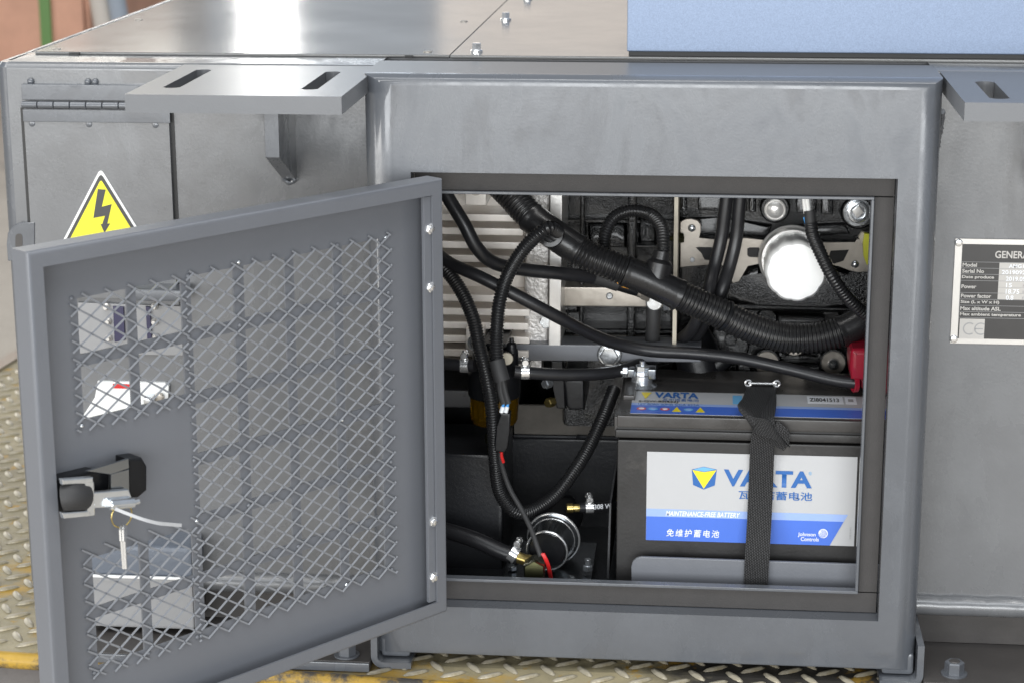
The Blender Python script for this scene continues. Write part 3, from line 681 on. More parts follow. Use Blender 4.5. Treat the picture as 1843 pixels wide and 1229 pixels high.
# ------------------------------------------------------------------ access door
TH = 0.887
DD = Vector((-math.cos(TH), -math.sin(TH), 0)); DN = Vector((math.sin(TH), -math.cos(TH), 0)); DH = Vector((0.0332, -0.024, 0))
DWID, DZ0, DZ1, DDEP = 0.4345, 0.0682, 0.4856, 0.028
def dp(s, t, o=0.0): return DH+DD*s+Vector((0, 0, t))+DN*o       # o: toward the viewer
def dbox(bm, s0, s1, t0, t1, o0, o1, bev=0.0, seg=2):
    n0 = len(bm.verts); b2 = B(); box(b2, s0, s1, o0, o1, t0, t1, bev, seg)
    vm = {v: bm.verts.new(dp(v.co.x, v.co.z, v.co.y)) for v in b2.verts}
    for f in b2.faces: bm.faces.new([vm[v] for v in f.verts])
    b2.free(); return bm
cols = [(0.0612, 0.1057), (0.1157, 0.1602), (0.1702, 0.2147), (0.2255, 0.2700), (0.2795, 0.3245), (0.3335, 0.3800)]
rws = [(0.3915, 0.4370), (0.3380, 0.3815), (0.2840, 0.3275), (0.2300, 0.2735), (0.1775, 0.2205), (0.1255, 0.1680)]
def holed(c, r): return not (c >= 4 and r in (2, 3))
bm = B(); po = -0.0195; pt = 0.002
S_ = [0.001]+[x for c in cols for x in c]+[DWID-0.001]; T_ = [DZ0+0.001]+[x for r in reversed(rws) for x in r]+[DZ1-0.001]
for i in range(len(S_)-1):
    for j in range(len(T_)-1):
        ci, ri = (i-1)//2 if i % 2 == 1 else None, 5-(j-1)//2 if j % 2 == 1 else None
        if ci is not None and ri is not None and ci < 6 and 0 <= ri < 6 and i % 2 == 1 and j % 2 == 1 and holed(ci, ri): continue
        dbox(bm, S_[i], S_[i+1], T_[j], T_[j+1], po-pt, po)
bmesh.ops.remove_doubles(bm, verts=bm.verts, dist=1e-6)
dels = [f for f in bm.faces if False]
fs = {}
for f in bm.faces:
    k = tuple(sorted(v.index for v in f.verts))
bm.verts.index_update()
seen = {}
for f in list(bm.faces):
    k = tuple(sorted(v.index for v in f.verts)); seen.setdefault(k, []).append(f)
bmesh.ops.delete(bm, geom=[f for l in seen.values() if len(l) > 1 for f in l], context='FACES')
door = obj('access_door', bm, 'door_paint', G, smooth=False)
tag(door, 'open grey access door with punched grid and expanded mesh')
# flanges and return lip: one rolled profile round the door
bm = B()
def dring(ins, o): return [dp(s, t, o) for s, t in ((ins, DZ1-ins), (DWID-ins, DZ1-ins), (DWID-ins, DZ0+ins), (ins, DZ0+ins))]
fr = 0.0035; lipw = 0.0135
prof = [(0.0, po-0.002)]
prof.append((0.0, -fr))
for k in range(1, 6):
    a = PI/2*k/5; prof.append((fr-fr*math.cos(a), -fr+fr*math.sin(a)))
prof += [(lipw, 0.0), (lipw, -0.0022), (0.0022, -0.0022), (0.0022, po)]
R_ = [[bm.verts.new(p) for p in dring(i, o)] for i, o in prof]
for a, c in zip(R_[:-1], R_[1:]):
    for k in range(4): bm.faces.new((a[k], a[(k+1)%4], c[(k+1)%4], c[k]))
obj('door_flange', bm, 'door_paint', door, ang=40)
bm = B(); dbox(bm, lipw-0.001, lipw+0.0085, DZ0+lipw+0.001, DZ1-lipw-0.001, -0.0065, -0.0028, 0.0006); obj('hinge_strip', bm, 'door_paint', door)
for v in (412, 517, 937, 1037):
    d = ray(772+(v-412)*0.0115, v); O = DH-DN*0.004; t_ = (O-CAM).dot(DN)/d.dot(DN); p = CAM+d*t_
    bm = B(); lathe(bm, p-DN*0.002, DN, [(0, 0.0062), (0.0016, 0.0062), (0.002, 0.0055)], 18); hexa(bm, p-DN*0.0004, DN, 0.0052, 0.0036, 0.2, random.random()); lathe(bm, p+DN*0.003, DN, [(0, 0.0030), (0.0016, 0.0028), (0.0022, 0.0016)], 14)
    obj('hinge_bolt', bm, 'bright_steel', door, ang=28)
# expanded mesh sheets
SW, LW = 0.01465, 0.0218
def mesh_sheet(s0, s1, t0, t1, ph, pt_):
    bm = B(); nS = int((s1-s0)/LW*2)+1; o = po+0.0012
    def strand(a, c):
        d = (c-a); p = Vector((0, 0, 0)); w_ = 0.00075
        A, Cc = dp(a.x, a.y, o), dp(c.x, c.y, o); ax = (Cc-A).normalized(); sd = ax.cross(DN).normalized(); sd = sd if sd.z > 0 else -sd; tl = 0.5 if d.x*d.y < 0 else 0.0; bn = (DN+sd*tl).normalized(); bx = (sd-DN*tl).normalized(); up_ = 0.0008 if tl else 0.0
        vs = []
        for P in (A-ax*0.0005, Cc+ax*0.0005):
            vs.append([bm.verts.new(P+bx*0.00078*x+bn*0.00050*y+DN*(0.0003+up_)) for x, y in ((-1, -1), (1, -1), (1, 1), (-1, 1))])
        for k in range(4): bm.faces.new((vs[0][k], vs[0][(k+1)%4], vs[1][(k+1)%4], vs[1][k]))
        bm.faces.new(vs[0]); bm.faces.new(vs[1][::-1])
    i0, i1 = int(math.floor((s0-ph)/(LW/2))), int(math.ceil((s1-ph)/(LW/2)))
    j0, j1 = int(math.floor((t0-pt_)/(SW/2))), int(math.ceil((t1-pt_)/(SW/2)))
    for i in range(i0, i1):
        for j in range(j0, j1):
            if (i+j) % 2: continue
            a = Vector((ph+i*LW/2, pt_+j*SW/2))
            for sg_ in (1, -1):
                c = a+Vector((LW/2, sg_*SW/2)); q0, q1 = a.copy(), c.copy()
                # clip to the sheet
                if max(a.x, c.x) < s0 or min(a.x, c.x) > s1 or max(a.y, c.y) < t0 or min(a.y, c.y) > t1: continue
                def clip(p, qq):
                    f = 1.0
                    dd = p-qq
                    for k, lo_, hi_ in ((0, s0, s1), (1, t0, t1)):
                        if p[k] < lo_ and abs(dd[k]) > 1e-9: f = min(f, (lo_-qq[k])/dd[k])
                        if p[k] > hi_ and abs(dd[k]) > 1e-9: f = min(f, (hi_-qq[k])/dd[k])
                    return qq+dd*max(f, 0)
                q0 = clip(a, c); q1 = clip(c, a)
                if (q1-q0).length > 0.0015: strand(q0, q1)
    return obj('mesh_screen', bm, 'lit_mesh_paint', door, smooth=False)
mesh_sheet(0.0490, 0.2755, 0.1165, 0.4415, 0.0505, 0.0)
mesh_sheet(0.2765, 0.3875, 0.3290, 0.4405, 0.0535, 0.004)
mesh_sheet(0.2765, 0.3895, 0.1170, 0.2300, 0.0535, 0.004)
for (s, t) in [(0.0535, 0.437), (0.1107, 0.4395), (0.0535, 0.3865), (0.1107, 0.3865), (0.0535, 0.3325), (0.220, 0.4395), (0.220, 0.3865), (0.1652, 0.3325), (0.0535, 0.226), (0.1107, 0.279),
               (0.220, 0.226), (0.1652, 0.1735), (0.0535, 0.1735), (0.0535, 0.1215), (0.1107, 0.1735), (0.1107, 0.1205), (0.1652, 0.1205), (0.220, 0.1735), (0.2745, 0.1205), (0.273, 0.437), (0.2745, 0.387),
               (0.2745, 0.333), (0.329, 0.333), (0.30, 0.332), (0.383, 0.333), (0.2745, 0.226), (0.282, 0.1735), (0.329, 0.1735), (0.2805, 0.121), (0.329, 0.121), (0.385, 0.121), (0.384, 0.437), (0.384, 0.385), (0.2745, 0.279)]:
    bm = B(); ball(bm, dp(s+random.uniform(-.0015, .0015), t+random.uniform(-.001, .001), po+0.0004), 0.0021, 10, 0.85, DN); obj('weld_dot', bm, 'zinc' if random.random() < 0.12 else 'door_paint', door)
# latch: black housing, plated bracket, hook and lock pin
def dpx(u, v, o):
    d = ray(u, v); O = DH+DN*o; return CAM+d*((O-CAM).dot(DN)/d.dot(DN))
def dprism(poly, o0, o1, bev=0.0, seg=2): return prism(B(), [dpx(u, v, o1) for u, v in poly], DN*(o0-o1), bev, seg)
obj('latch_housing', dprism([(233, 827), (258, 824), (266, 838), (266, 882), (250, 896), (233, 896)], po+0.0005, 0.000, 0.003), 'black_smooth', door)
obj('latch_housing', dprism([(103, 862), (170, 846), (198, 852), (198, 885), (170, 905), (103, 925)], po+0.0005, -0.006, 0.003), 'black_smooth', door)
obj('latch_bracket', prism(B(), [dpx(u, v, 0.004) for u, v in ((155, 847), (232, 824), (233, 842), (199, 853))], -DN*0.004+Vector((0,0,-0.001)), 0.0006), 'pump_steel', door)
obj('latch_bracket', dprism([(199, 852), (233, 843), (234, 905), (200, 899)], 0.0000, 0.003, 0.0008), 'pump_steel', door)
for po_ in ([(112, 862), (168, 858), (168, 870), (114, 872)], [(112, 922), (162, 918), (170, 928), (116, 933)], [(153, 868), (170, 866), (172, 928), (158, 928)], [(166, 886), (232, 880), (240, 900), (236, 910), (196, 912), (170, 914)]):
    obj('latch_hook', dprism(po_, 0.0045, 0.009, 0.0012), 'zinc', door)
bm = B(); tube(bm, [dpx(114, 895, 0.002), dpx(130, 893, 0.006), dpx(150, 893, 0.004)], 0.011, 14, 0.003); obj('latch_roller', bm, 'matte_rubber', door)
bm = B(); cyl(bm, dpx(196, 908, 0.012), dpx(240, 904, 0.012), 0.0045, 14, 0.0008); cyl(bm, dpx(240, 904, 0.012), dpx(250, 901, 0.012), 0.0026, 12, 0.0005); obj('lock_pin', bm, 'zinc', door)

# ================================================================== ENGINE
def EY(u, v, y=0.30): return V(u, v, y)
ENG = thing('diesel_engine', V(1400, 1050, 0.40), 'black cast iron diesel engine block behind the battery', 'engine')
ENG.location.z = 0.044; WLOC[ENG].z = 0.044
eb = V(1212, 340, 0.31); eb2 = V(1660, 740, 0.31)
blk_ = obj('engine_block', box(B(), V(1218, 500, 0.305).x, V(1700, 500, 0.305).x, 0.305, 0.64, 0.12, 0.555, 0.006), 'black_iron', ENG)
obj('engine_mount', box(B(), 0.46, 0.54, 0.36, 0.60, 0.0445, 0.119, 0.004), 'black_smooth', ENG)
obj('engine_mount', box(B(), 0.27, 0.33, 0.36, 0.60, 0.0445, 0.119, 0.004), 'black_smooth', ENG)
def cast(name, poly, yf, yb=0.306, bev=0.004, m='black_iron', seg=2, par=ENG):
    tilt = {'casting_pad': 0.0034, 'casting_shoulder': 0.0035, 'housing_pocket': 0.0050, 'casting_rib': 0.0026}.get(name, 0)
    if tilt: return obj(name, ppt(B(), poly, yf, yb, bev, tilt), m, par, ang=40)
    return obj(name, ppx(B(), poly, yf, yb, bev, seg), m, par, ang=40)
# raised pads along the top of the block
for p in ([(1224, 340), (1237, 340), (1237, 380), (1224, 378)], [(1256, 340), (1345, 340), (1345, 382), (1256, 380)], [(1348, 340), (1361, 340), (1361, 383), (1348, 383)], [(1432, 340), (1470, 340), (1470, 385), (1434, 385)], [(1478, 340), (1500, 340), (1500, 388), (1478, 386)]):
    cast('casting_pad', p, 0.290)
cast('casting_rib', [(1222, 392), (1300, 392), (1390, 405), (1382, 428), (1224, 424)], 0.297)
cast('casting_rib', [(1440, 405), (1520, 402), (1530, 422), (1440, 428)], 0.297)
cast('casting_shoulder', [(1302, 514), (1318, 512), (1332, 498), (1344, 482), (1366, 480), (1400, 500), (1500, 500), (1520, 478), (1548, 490), (1600, 500), (1600, 555), (1400, 560), (1330, 552), (1302, 540)], 0.280, bev=0.008)
cast('casting_ledge', [(1310, 560), (1560, 565), (1560, 556), (1310, 548)], 0.276, bev=0.003)
cast('casting_pad', [(1398, 566), (1486, 568), (1484, 592), (1402, 590)], 0.278)
cast('casting_shoulder', [(1282, 580), (1345, 580), (1352, 610), (1346, 640), (1290, 640), (1280, 620)], 0.275, bev=0.006)
for p in ([(1326, 652), (1352, 650), (1352, 690), (1326, 688)], [(1398, 628), (1420, 636), (1420, 644), (1402, 644)], [(1437, 640), (1482, 628), (1476, 648), (1440, 648)], [(1410, 652), (1478, 654), (1474, 672), (1404, 664)]):
    cast('casting_pad', p, 0.283)
def boss(u, v, rp, yf, m='black_iron', name='casting_boss', r2=None):
    c = V(u, v, yf); r = rp*0.000585; bm = B(); lathe(bm, (c.x, 0.304, c.z), (0, -1, 0), [(0, r*1.05), (0.304-yf-0.003, r), (0.304-yf, r-0.002)], 28); return obj(name, bm, m, ENG, ang=40)
boss(1395, 376, 27, 0.284); boss(1545, 383, 31, 0.284); boss(1380, 652, 27, 0.282); boss(1500, 652, 27, 0.282); boss(1430, 618, 25, 0.285); boss(1380, 574, 20, 0.286); boss(1495, 574, 20, 0.286)
def core(u, v, rp, yf, prof, m, name):
    c = V(u, v, yf); k = rp*0.000575; bm = B(); lathe(bm, c, (0, -1, 0), [(h*k, r*k) for h, r in prof], 28); return obj(name, bm, m, ENG, ang=40)
core(1395, 378, 19.5, 0.2835, [(0, 1), (0.16, 1), (0.2, 0.92), (0.12, 0.86), (0.3, 0.6), (0.36, 0.25), (0.37, 0.02)], 'machined', 'core_plug')
zp = core(1543, 382, 26, 0.2835, [(0, 1), (0.14, 1), (0.18, 0.96)], 'zinc', 'drain_washer')
core(1544, 382, 19.5, 0.2785, [(0, 1), (0.3, 1), (0.36, 0.92), (0.36, 0.70), (0.05, 0.66)], 'zinc', 'drain_plug')
c_ = V(1544, 382, 0.2755); bm = B(); k_ = 0.0062
prism(bm, [c_+Vector((x*k_, 0, z*k_)) for x, z in ((0.15, 1.05), (-0.95, 0.15), (-0.1, -1.05), (1.0, -0.2))], (0, 0.004, 0), 0.001); obj('square_socket', bm, 'machined', ENG)
for u, v in ((1380, 652), (1500, 652), (1430, 618)):
    core(u, v, 22, 0.2815, [(0, 1), (0.12, 1), (0.16, 0.95), (0.14, 0.4), (0.14, 0.02)], 'bracket_steel', 'core_plug')
core(1500, 655, 11, 0.2785, [(0, 1), (0.4, 0.9), (1.0, 0.5), (1.6, 0.1)], 'zinc', 'dowel_pin')
c_ = V(1315, 611, 0.274); bm = B(); lathe(bm, c_, (0, -1, 0), [(0, 0.0068), (0.003, 0.0065), (0.004, 0.005)], 18); ob_ = obj('cross_screw', bm, 'black_iron', ENG)
bm = B(); box(bm, c_.x-0.0042, c_.x+0.0042, c_.y-0.0050, c_.y-0.0038, c_.z-0.0007, c_.z+0.0007); box(bm, c_.x-0.0007, c_.x+0.0007, c_.y-0.0051, c_.y-0.0037, c_.z-0.0042, c_.z+0.0042); obj('screw_cross', bm, 'black_iron', ob_)
# filter bracket plate
br = cast('filter_bracket', [(1224, 400), (1232, 398), (1236, 394), (1245, 395), (1256, 397), (1262, 405), (1262, 418), (1256, 430), (1286, 432), (1342, 428), (1372, 434), (1390, 430), (1390, 470), (1368, 476), (1345, 478), (1336, 496), (1330, 508), (1318, 511), (1316, 498), (1296, 470), (1276, 478), (1224, 482)], 0.272, 0.276, 0.0008, 'bracket_steel', 1)
cast('filter_bracket', [(1468, 436), (1540, 438), (1542, 430), (1556, 432), (1566, 445), (1566, 490), (1545, 490), (1528, 488), (1510, 478), (1470, 474)], 0.272, 0.276, 0.0008, 'bracket_steel', 1)
for poly in ([(1345, 448), (1349, 446), (1365, 446), (1368, 450), (1367, 461), (1363, 464), (1348, 463), (1345, 460)], [(1252, 446), (1258, 445), (1290, 446), (1282, 470), (1268, 468), (1262, 456)], [(1495, 452), (1528, 450), (1518, 470), (1500, 476), (1492, 462)]):
    obj('bracket_slot', ppx(B(), poly, 0.2712, 0.2719), 'black_smooth', br, smooth=False)
for u, v, r, m in ((1245, 411, 0.0042, 'zinc'), (1246, 468, 0.0027, 'print_white'), (1539, 476, 0.0042, 'zinc')):
    bm = B(); ball(bm, V(u, v, 0.2718), r, 14, 0.6); obj('bracket_rivet', bm, m, br)
bm = B(); c_ = V(1229, 429, 0.268); hexa(bm, c_, (-0.9, -0.3, 0), 0.0055, 0.008, 0.1, 0.3); cyl(bm, c_, c_+Vector((-0.016, -0.004, 0)), 0.0026, 12); obj('bracket_nut', bm, 'olive_zinc', br, ang=25)
obj('loom_tag', ppx(B(), [(1556, 420), (1562, 422), (1580, 425), (1580, 470), (1560, 478), (1554, 462), (1553, 438)], 0.258, 0.264, 0.001), 'lime_tag', ENG)
obj('loom_clip', ppx(B(), [(1545, 428), (1551, 418), (1562, 422), (1560, 434), (1552, 440)], 0.262, 0.268, 0.001), 'cream_paint', ENG)
# oil filter
fc, fb = V(1432.5, 490, 0.172), V(1424, 463, 0.268); fax = (fc-fb).normalized(); fl = (fc-fb).length
bm = B(); rr = 0.0325
lathe(bm, fb, fax, [(0, rr*1.02), (0.004, rr*1.05), (0.007, rr*1.05), (0.009, rr), (0.020, rr*0.99), (0.022, rr*0.96)], 56); flt = obj('oil_filter_base', bm, 'machined', ENG, ang=30)
bm = B(); lathe(bm, fb+fax*0.016, fax, [(0, rr*0.90), (fl*0.35, rr*0.93), (fl*0.55, rr*0.955), (fl*0.72, rr*0.955), (fl*0.80, rr*0.93), (fl*0.835, rr*0.86), (fl*0.84, rr*0.70), (fl*0.842, rr*0.02)], 96, flute=(11, 0.085, 0.9*rr*0.90)); obj('oil_filter_can', bm, 'white_paint', ENG, ang=40)
# thin plate seen edge-on, between bell housing and block
obj('divider_plate', ppx(B(), [(1214, 345), (1221, 345), (1217, 622), (1210, 622)], 0.205, 0.30), 'cream_paint', ENG, smooth=False)
# bell housing
bh = obj('bell_housing', box(B(), V(1012, 500, 0.30).x, V(1216, 500, 0.30).x, 0.305, 0.62, 0.10, 0.555, 0.006), 'black_iron', ENG)
cast('housing_rib', [(1044, 340), (1053, 340), (1050, 620), (1041, 620)], 0.262, bev=0.003)
cast('housing_rib', [(1130, 340), (1146, 340), (1143, 620), (1127, 620)], 0.262, bev=0.003)
cast('housing_rib', [(1012, 395), (1215, 397), (1215, 403), (1012, 401)], 0.290, bev=0.003)
cast('housing_pocket', [(1056, 398), (1128, 398), (1128, 450), (1060, 448)], 0.286, bev=0.010)
cast('housing_pocket', [(1148, 388), (1182, 398), (1182, 440), (1148, 440)], 0.280, bev=0.010)
cast('housing_rib', [(1012, 592), (1215, 594), (1215, 606), (1012, 604)], 0.268, bev=0.004)
cast('housing_rib', [(1012, 548), (1040, 549), (1040, 566), (1012, 565)], 0.268, bev=0.005)
cast('housing_rib', [(1128, 440), (1190, 441), (1190, 449), (1128, 448)], 0.268, bev=0.003)
cast('flange_face', [(1012, 517), (1215, 519), (1215, 554), (1012, 552)], 0.250, 0.290, 0.0015, 'bracket_steel')
bm = B(); lathe(bm, V(1097, 533, 0.2495), (0, -1, 0), [(0, 0.0038), (0.0012, 0.0036), (0.0005, 0.0026), (0.0005, 0.0002)], 16); obj('flange_screw', bm, 'zinc', ENG)
ap = cast('adapter_plate', [(990, 340), (1012, 340), (1009, 622), (987, 622)], 0.200, 0.29, 0.0012, 'machined')
for v in (586,):
    bm = B(); hexa(bm, V(984, 577, 0.208), (0, -1, 0), 0.0075, 0.007, 0.12, 0.2); obj('adapter_bolt', bm, 'zinc', ENG, ang=25)
# mounting rail and bracket below
rail = cast('mounting_rail', [(925, 619), (1262, 623), (1262, 652), (925, 649)], 0.200, 0.235, 0.0015, 'door_paint')
hexbolt(V(1097, 637, 0.1995), (0, -1, 0), 0.0098, 0.010, 'zinc', ENG)
cast('mount_bracket', [(992, 650), (1013, 650), (1014, 690), (1018, 735), (1002, 735), (996, 700)], 0.215, 0.24, 0.0012, 'black_smooth')
cast('mount_bracket', [(1014, 684), (1050, 684), (1052, 737), (1026, 738), (1018, 730)], 0.225, 0.30, 0.003, 'black_smooth')
for u, v, m in ((990, 688, 'zinc'), (995, 722, 'brass')):
    bm = B(); hexa(bm, V(u, v, 0.216), (-0.6, -0.8, 0), 0.0052, 0.009, 0.12); obj('mount_bolt', bm, m, ENG, ang=25)
# coolant elbow / banjo fitting near the loom
bm = B(); tube(bm, [V(1176, 545, 0.215), V(1176, 575, 0.215), V(1174, 612, 0.22)], 0.0076, 14); obj('banjo_sleeve', bm, 'matte_rubber', ENG)
bm = B(); lathe(bm, V(1178, 542, 0.214), (0, -1, 0), [(0, 0.0090), (0.006, 0.0090), (0.008, 0.0075)], 22); hexa(bm, V(1196, 549, 0.216), (1, -0.3, 0), 0.0055, 0.007); obj('banjo_fitting', bm, 'zinc', ENG, ang=25)
# black starter housing above the battery
bm = B(); tube(bm, [V(1235, 600, 0.26), V(1255, 640, 0.255), V(1262, 672, 0.25)], 0.024, 20); obj('starter_body', bm, 'black_smooth', ENG)
bm = B(); cyl(bm, V(1262, 680, 0.245), V(1310, 640, 0.245), 0.010, 14, 0.001); obj('starter_terminal', bm, 'black_smooth', ENG)

# ================================================================== ALTERNATOR
ALT = thing('alternator', V(880, 1050, 0.40), 'silver finned aluminium alternator at the left end of the engine bay', 'alternator')
ALT.location.z = 0.044; WLOC[ALT].z = 0.044
ax0, ax1 = V(730, 500, 0.21).x, V(950, 500, 0.21).x
obj('alternator_body', box(B(), ax0-0.12, ax1+0.004, 0.234, 0.60, 0.27, 0.555, 0.01), 'cast_alu', ALT)
obj('alternator_foot', box(B(), ax0-0.05, ax1-0.02, 0.34, 0.56, 0.0445, 0.2695, 0.004), 'black_smooth', ALT)
z_ = V(880, 380, 0.25).z
for k in range(12):
    v = 380+24.6*k; z = V(880, v, 0.20).z; xe = ax1+0.001*(k % 2)
    if k in (5,): continue
    bm = B(); dpth = 0.042 if k < 4 else 0.034
    box(bm, ax0-0.1, xe-0.004 if k < 5 else xe+0.002, 0.230-dpth, 0.2345, z-0.0086, z-0.0012, 0.0012); obj('cooling_fin', bm, 'cast_alu', ALT)
obj('alternator_end', ppx(B(), [(945, 340), (990, 340), (987, 622), (942, 622)], 0.215, 0.30, 0.004), 'rough_alu', ALT)
ab = obj('mount_boss', ppx(B(), [(837, 340), (875, 340), (875, 371), (837, 370)], 0.186, 0.23, 0.002), 'cast_alu', ALT)
bm = B(); lathe(bm, V(856, 340, 0.1858), (0, -1, 0), [(0, 0.0072), (0.0005, 0.007), (0.0005, 0.0062), (-0.001, 0.006)], 22); obj('boss_ring', bm, 'bracket_steel', ab)
ab = obj('mount_boss', ppx(B(), [(838, 590), (872, 591), (872, 636), (838, 635)], 0.182, 0.23, 0.002), 'cast_alu', ALT)
bm = B(); lathe(bm, V(856, 617, 0.1818), (0, -1, 0), [(0, 0.0085), (0.0012, 0.0085), (0.0012, 0.006), (0.003, 0.0055), (0.0035, 0.003)], 22); obj('boss_bolt', bm, 'zinc', ab)
obj('end_clip', ppx(B(), [(943, 620), (975, 620), (975, 680), (943, 680)], 0.245, 0.27, 0.002), 'rough_alu', ALT)

# ================================================================== HOSES AND LOOMS
def hose(name, pts, r, label, cat='hose', m='hose_rubber', group=None, corrugated=False, period=0.003, depth=0.1, seg=16):
    bm = B()
    if corrugated: corr(bm, pts, r, period, depth, seg)
    else: tube(bm, pts, r, seg, 0.005)
    return tag(obj(name, bm, m), label, cat, group)
# main loom conduit
mainp = [(890, 322, .19), (920, 352, .175), (958, 393, .160), (1000, 424, .150), (1050, 456, .145), (1100, 478, .143), (1160, 502, .145), (1225, 533, .150), (1290, 562, .158), (1350, 590, .165), (1410, 608, .170), (1470, 608, .172), (1525, 593, .175), (1565, 570, .18), (1600, 550, .19)]
MP = spline(path(*mainp), 30)
def near(u, v):
    best = None
    for i, p in enumerate(MP):
        d = p-CAM; dd = d.dot(_F); uu = 921.5+FPX*d.dot(_R)/dd; vv = 614.5-FPX*d.dot(_U)/dd
        e = (uu-u)**2+(vv-v)**2
        if best is None or e < best[0]: best = (e, i)
    return best[1]
cuts = [near(*c) for c in ((955, 390), (1042, 452), (1125, 488), (1222, 531), (1512, 597))]
LM = thing('main_loom', MP[len(MP)//2], 'thick black corrugated loom conduit with two tee pieces across the engine', 'conduit')
def seg_main(i0, i1, kind):
    bm = B(); P = MP[i0:i1+1:6]
    if P[-1] != MP[i1]: P = P+[MP[i1]]
    if kind: corr(bm, P, 0.0152, 0.0041, 0.13, 28); obj('corrugated_section', bm, 'conduit', LM, ang=60)
    else:
        ln = sum((P[k+1]-P[k]).length for k in range(len(P)-1))
        rf = lambda s: 0.0160 if (s < 0.004 or s > ln-0.004) else 0.0153
        tube(bm, P, rf, 28, 0.002); obj('smooth_sleeve', bm, 'conduit', LM)
seg_main(0, cuts[0], 1); seg_main(cuts[0], cuts[1], 0); seg_main(cuts[1], cuts[2], 1); seg_main(cuts[2], cuts[3], 0); seg_main(cuts[3], cuts[4], 1); seg_main(cuts[4], len(MP)-1, 0)
c1 = V(997, 424, 0.148); bm = B(); axb = (V(985, 420, 0.115)-c1).normalized(); lathe(bm, c1, axb, [(0, 0.0125), (0.017, 0.0128), (0.0185, 0.0125), (0.019, 0.0085), (0.012, 0.008)], 28); obj('tee_branch', bm, 'conduit', LM)
c2 = V(1180, 506, 0.146); bm = B(); axb = (V(1190, 462, 0.150)-c2).normalized(); lathe(bm, c2, axb, [(0, 0.0135), (0.018, 0.0130), (0.020, 0.0115), (0.022, 0.0085), (0.030, 0.008)], 28); obj('tee_branch', bm, 'conduit', LM)
# wire bundle tie
i_ = near(1305, 570); bm = B(); tb_ = (MP[i_+4]-MP[i_-4]).normalized(); lathe(bm, MP[i_]-tb_*0.0015, tb_, [(0, 0.0164), (0.003, 0.0164)], 28); obj('cable_tie', bm, 'black_smooth', LM)
# branches
hose('branch_conduit', path((1004, 417, .126), (990, 410, .112), (972, 420, .108), (940, 452, .110), (912, 500, .112), (898, 550, .110), (894, 600, .106), (894, 640, .100), (900, 672, .094)), 0.0071, 'black corrugated branch conduit dropping from the first tee past the amber fuel filter', 'conduit', 'conduit', None, True, 0.0030, 0.16)
hose('branch_conduit', path((1194, 478, .152), (1194, 440, .158), (1190, 408, .170), (1170, 386, .185), (1135, 380, .190), (1105, 392, .190), (1090, 420, .188), (1088, 450, .185), (1095, 480, .178)), 0.0068, 'looped black corrugated conduit rising from the second tee', 'conduit', 'conduit', None, True, 0.0030, 0.16)
hose('lower_conduit', path((785, 470, .150), (806, 490, .142), (832, 528, .132), (852, 575, .120), (862, 620, .112), (872, 660, .106), (882, 710, .102), (888, 765, .104), (892, 830, .116), (900, 885, .124), (926, 919, .128), (958, 918, .140), (1000, 890, .16), (1035, 845, .18), (1062, 800, .20), (1086, 748, .22), (1105, 700, .25)), 0.0072, 'long black corrugated conduit looping down behind the fuel pump', 'conduit', 'conduit', None, True, 0.0027, 0.13)
hose('battery_cable', path((790, 460, .150), (815, 477, .140), (860, 497, .128), (930, 532, .125), (1000, 569, .135), (1060, 600, .160), (1110, 619, .180), (1170, 631, .190), (1250, 636, .185), (1330, 645, .178), (1420, 664, .170), (1500, 683, .160), (1548, 689, .154)), 0.0063, 'black battery cable running across the bay to the red terminal boot', 'cable')
h1 = hose('breather_hose', path((790, 320, .14), (806, 355, .135), (835, 403, .13), (858, 446, .13), (890, 474, .14), (945, 486, .155), (1005, 492, .170), (1066, 499, .195)), 0.0068, 'smooth black hose curving down from the top corner to an orange-clipped plug', 'hose')
bm = B(); tube(bm, path((1058, 497, .199), (1085, 502, .203), (1113, 510, .206)), lambda s: 0.0078+s*0.03, 16, 0.003); obj('hose_boot', bm, 'matte_rubber', h1)
bm = B(); tube(bm, path((1108, 510, .206), (1130, 517, .208), (1148, 522, .21)), 0.0070, 16, 0.003); obj('connector_body', bm, 'black_smooth', h1)
obj('connector_clip', ppx(B(), [(1110, 503), (1122, 509), (1138, 517), (1132, 521), (1118, 517), (1110, 510)], 0.197, 0.201, 0.0006), 'orange_plastic', h1)
bm = B(); tube(bm, path((1146, 522, .21), (1158, 527, .21)), 0.0066, 16, 0.003); hexa(bm, V(1158, 527, .21), (0.9, -0.3, -0.25), 0.0075, 0.009); obj('connector_nut', bm, 'bracket_steel', h1, ang=25)
hose('starter_cable', path((1311, 330, .21), (1305, 380, .21), (1298, 430, .21), (1286, 480, .205), (1275, 525, .19), (1262, 560, .19), (1246, 592, .20), (1225, 612, .225)), 0.0066, 'black heavy cable hanging left of its twin above the big loom', 'cable', 'hose_rubber')
hose('starter_cable', path((1335, 330, .21), (1330, 380, .21), (1325, 430, .21), (1313, 480, .205), (1298, 525, .195), (1280, 560, .20), (1262, 590, .21), (1250, 610, .225)), 0.0066, 'black heavy cable hanging beside the oil filter above the big loom', 'cable', 'hose_rubber')
h2 = hose('sensor_conduit', path((1459, 402, .135), (1463, 425, .132), (1476, 455, .130), (1496, 495, .130), (1516, 525, .135), (1540, 552, .142), (1570, 575, .155)), 0.0066, 'black corrugated sensor conduit crossing the white oil filter', 'conduit', 'conduit', None, True, 0.0034, 0.12)
bm = B(); tube(bm, path((1457, 380, .1365), (1459, 402, .135), (1464, 430, .132)), 0.0056, 14, 0.003); obj('heat_shrink', bm, 'matte_rubber', h2)
for du, m in ((-3.2, 'white_wire'), (3.2, 'white_wire')):
    bm = B(); tube(bm, path((1449+du, 330, .140), (1450+du, 360, .139), (1453+du, 385, .137)), 0.0019, 10, 0.004); obj('sensor_wire', bm, m, h2)
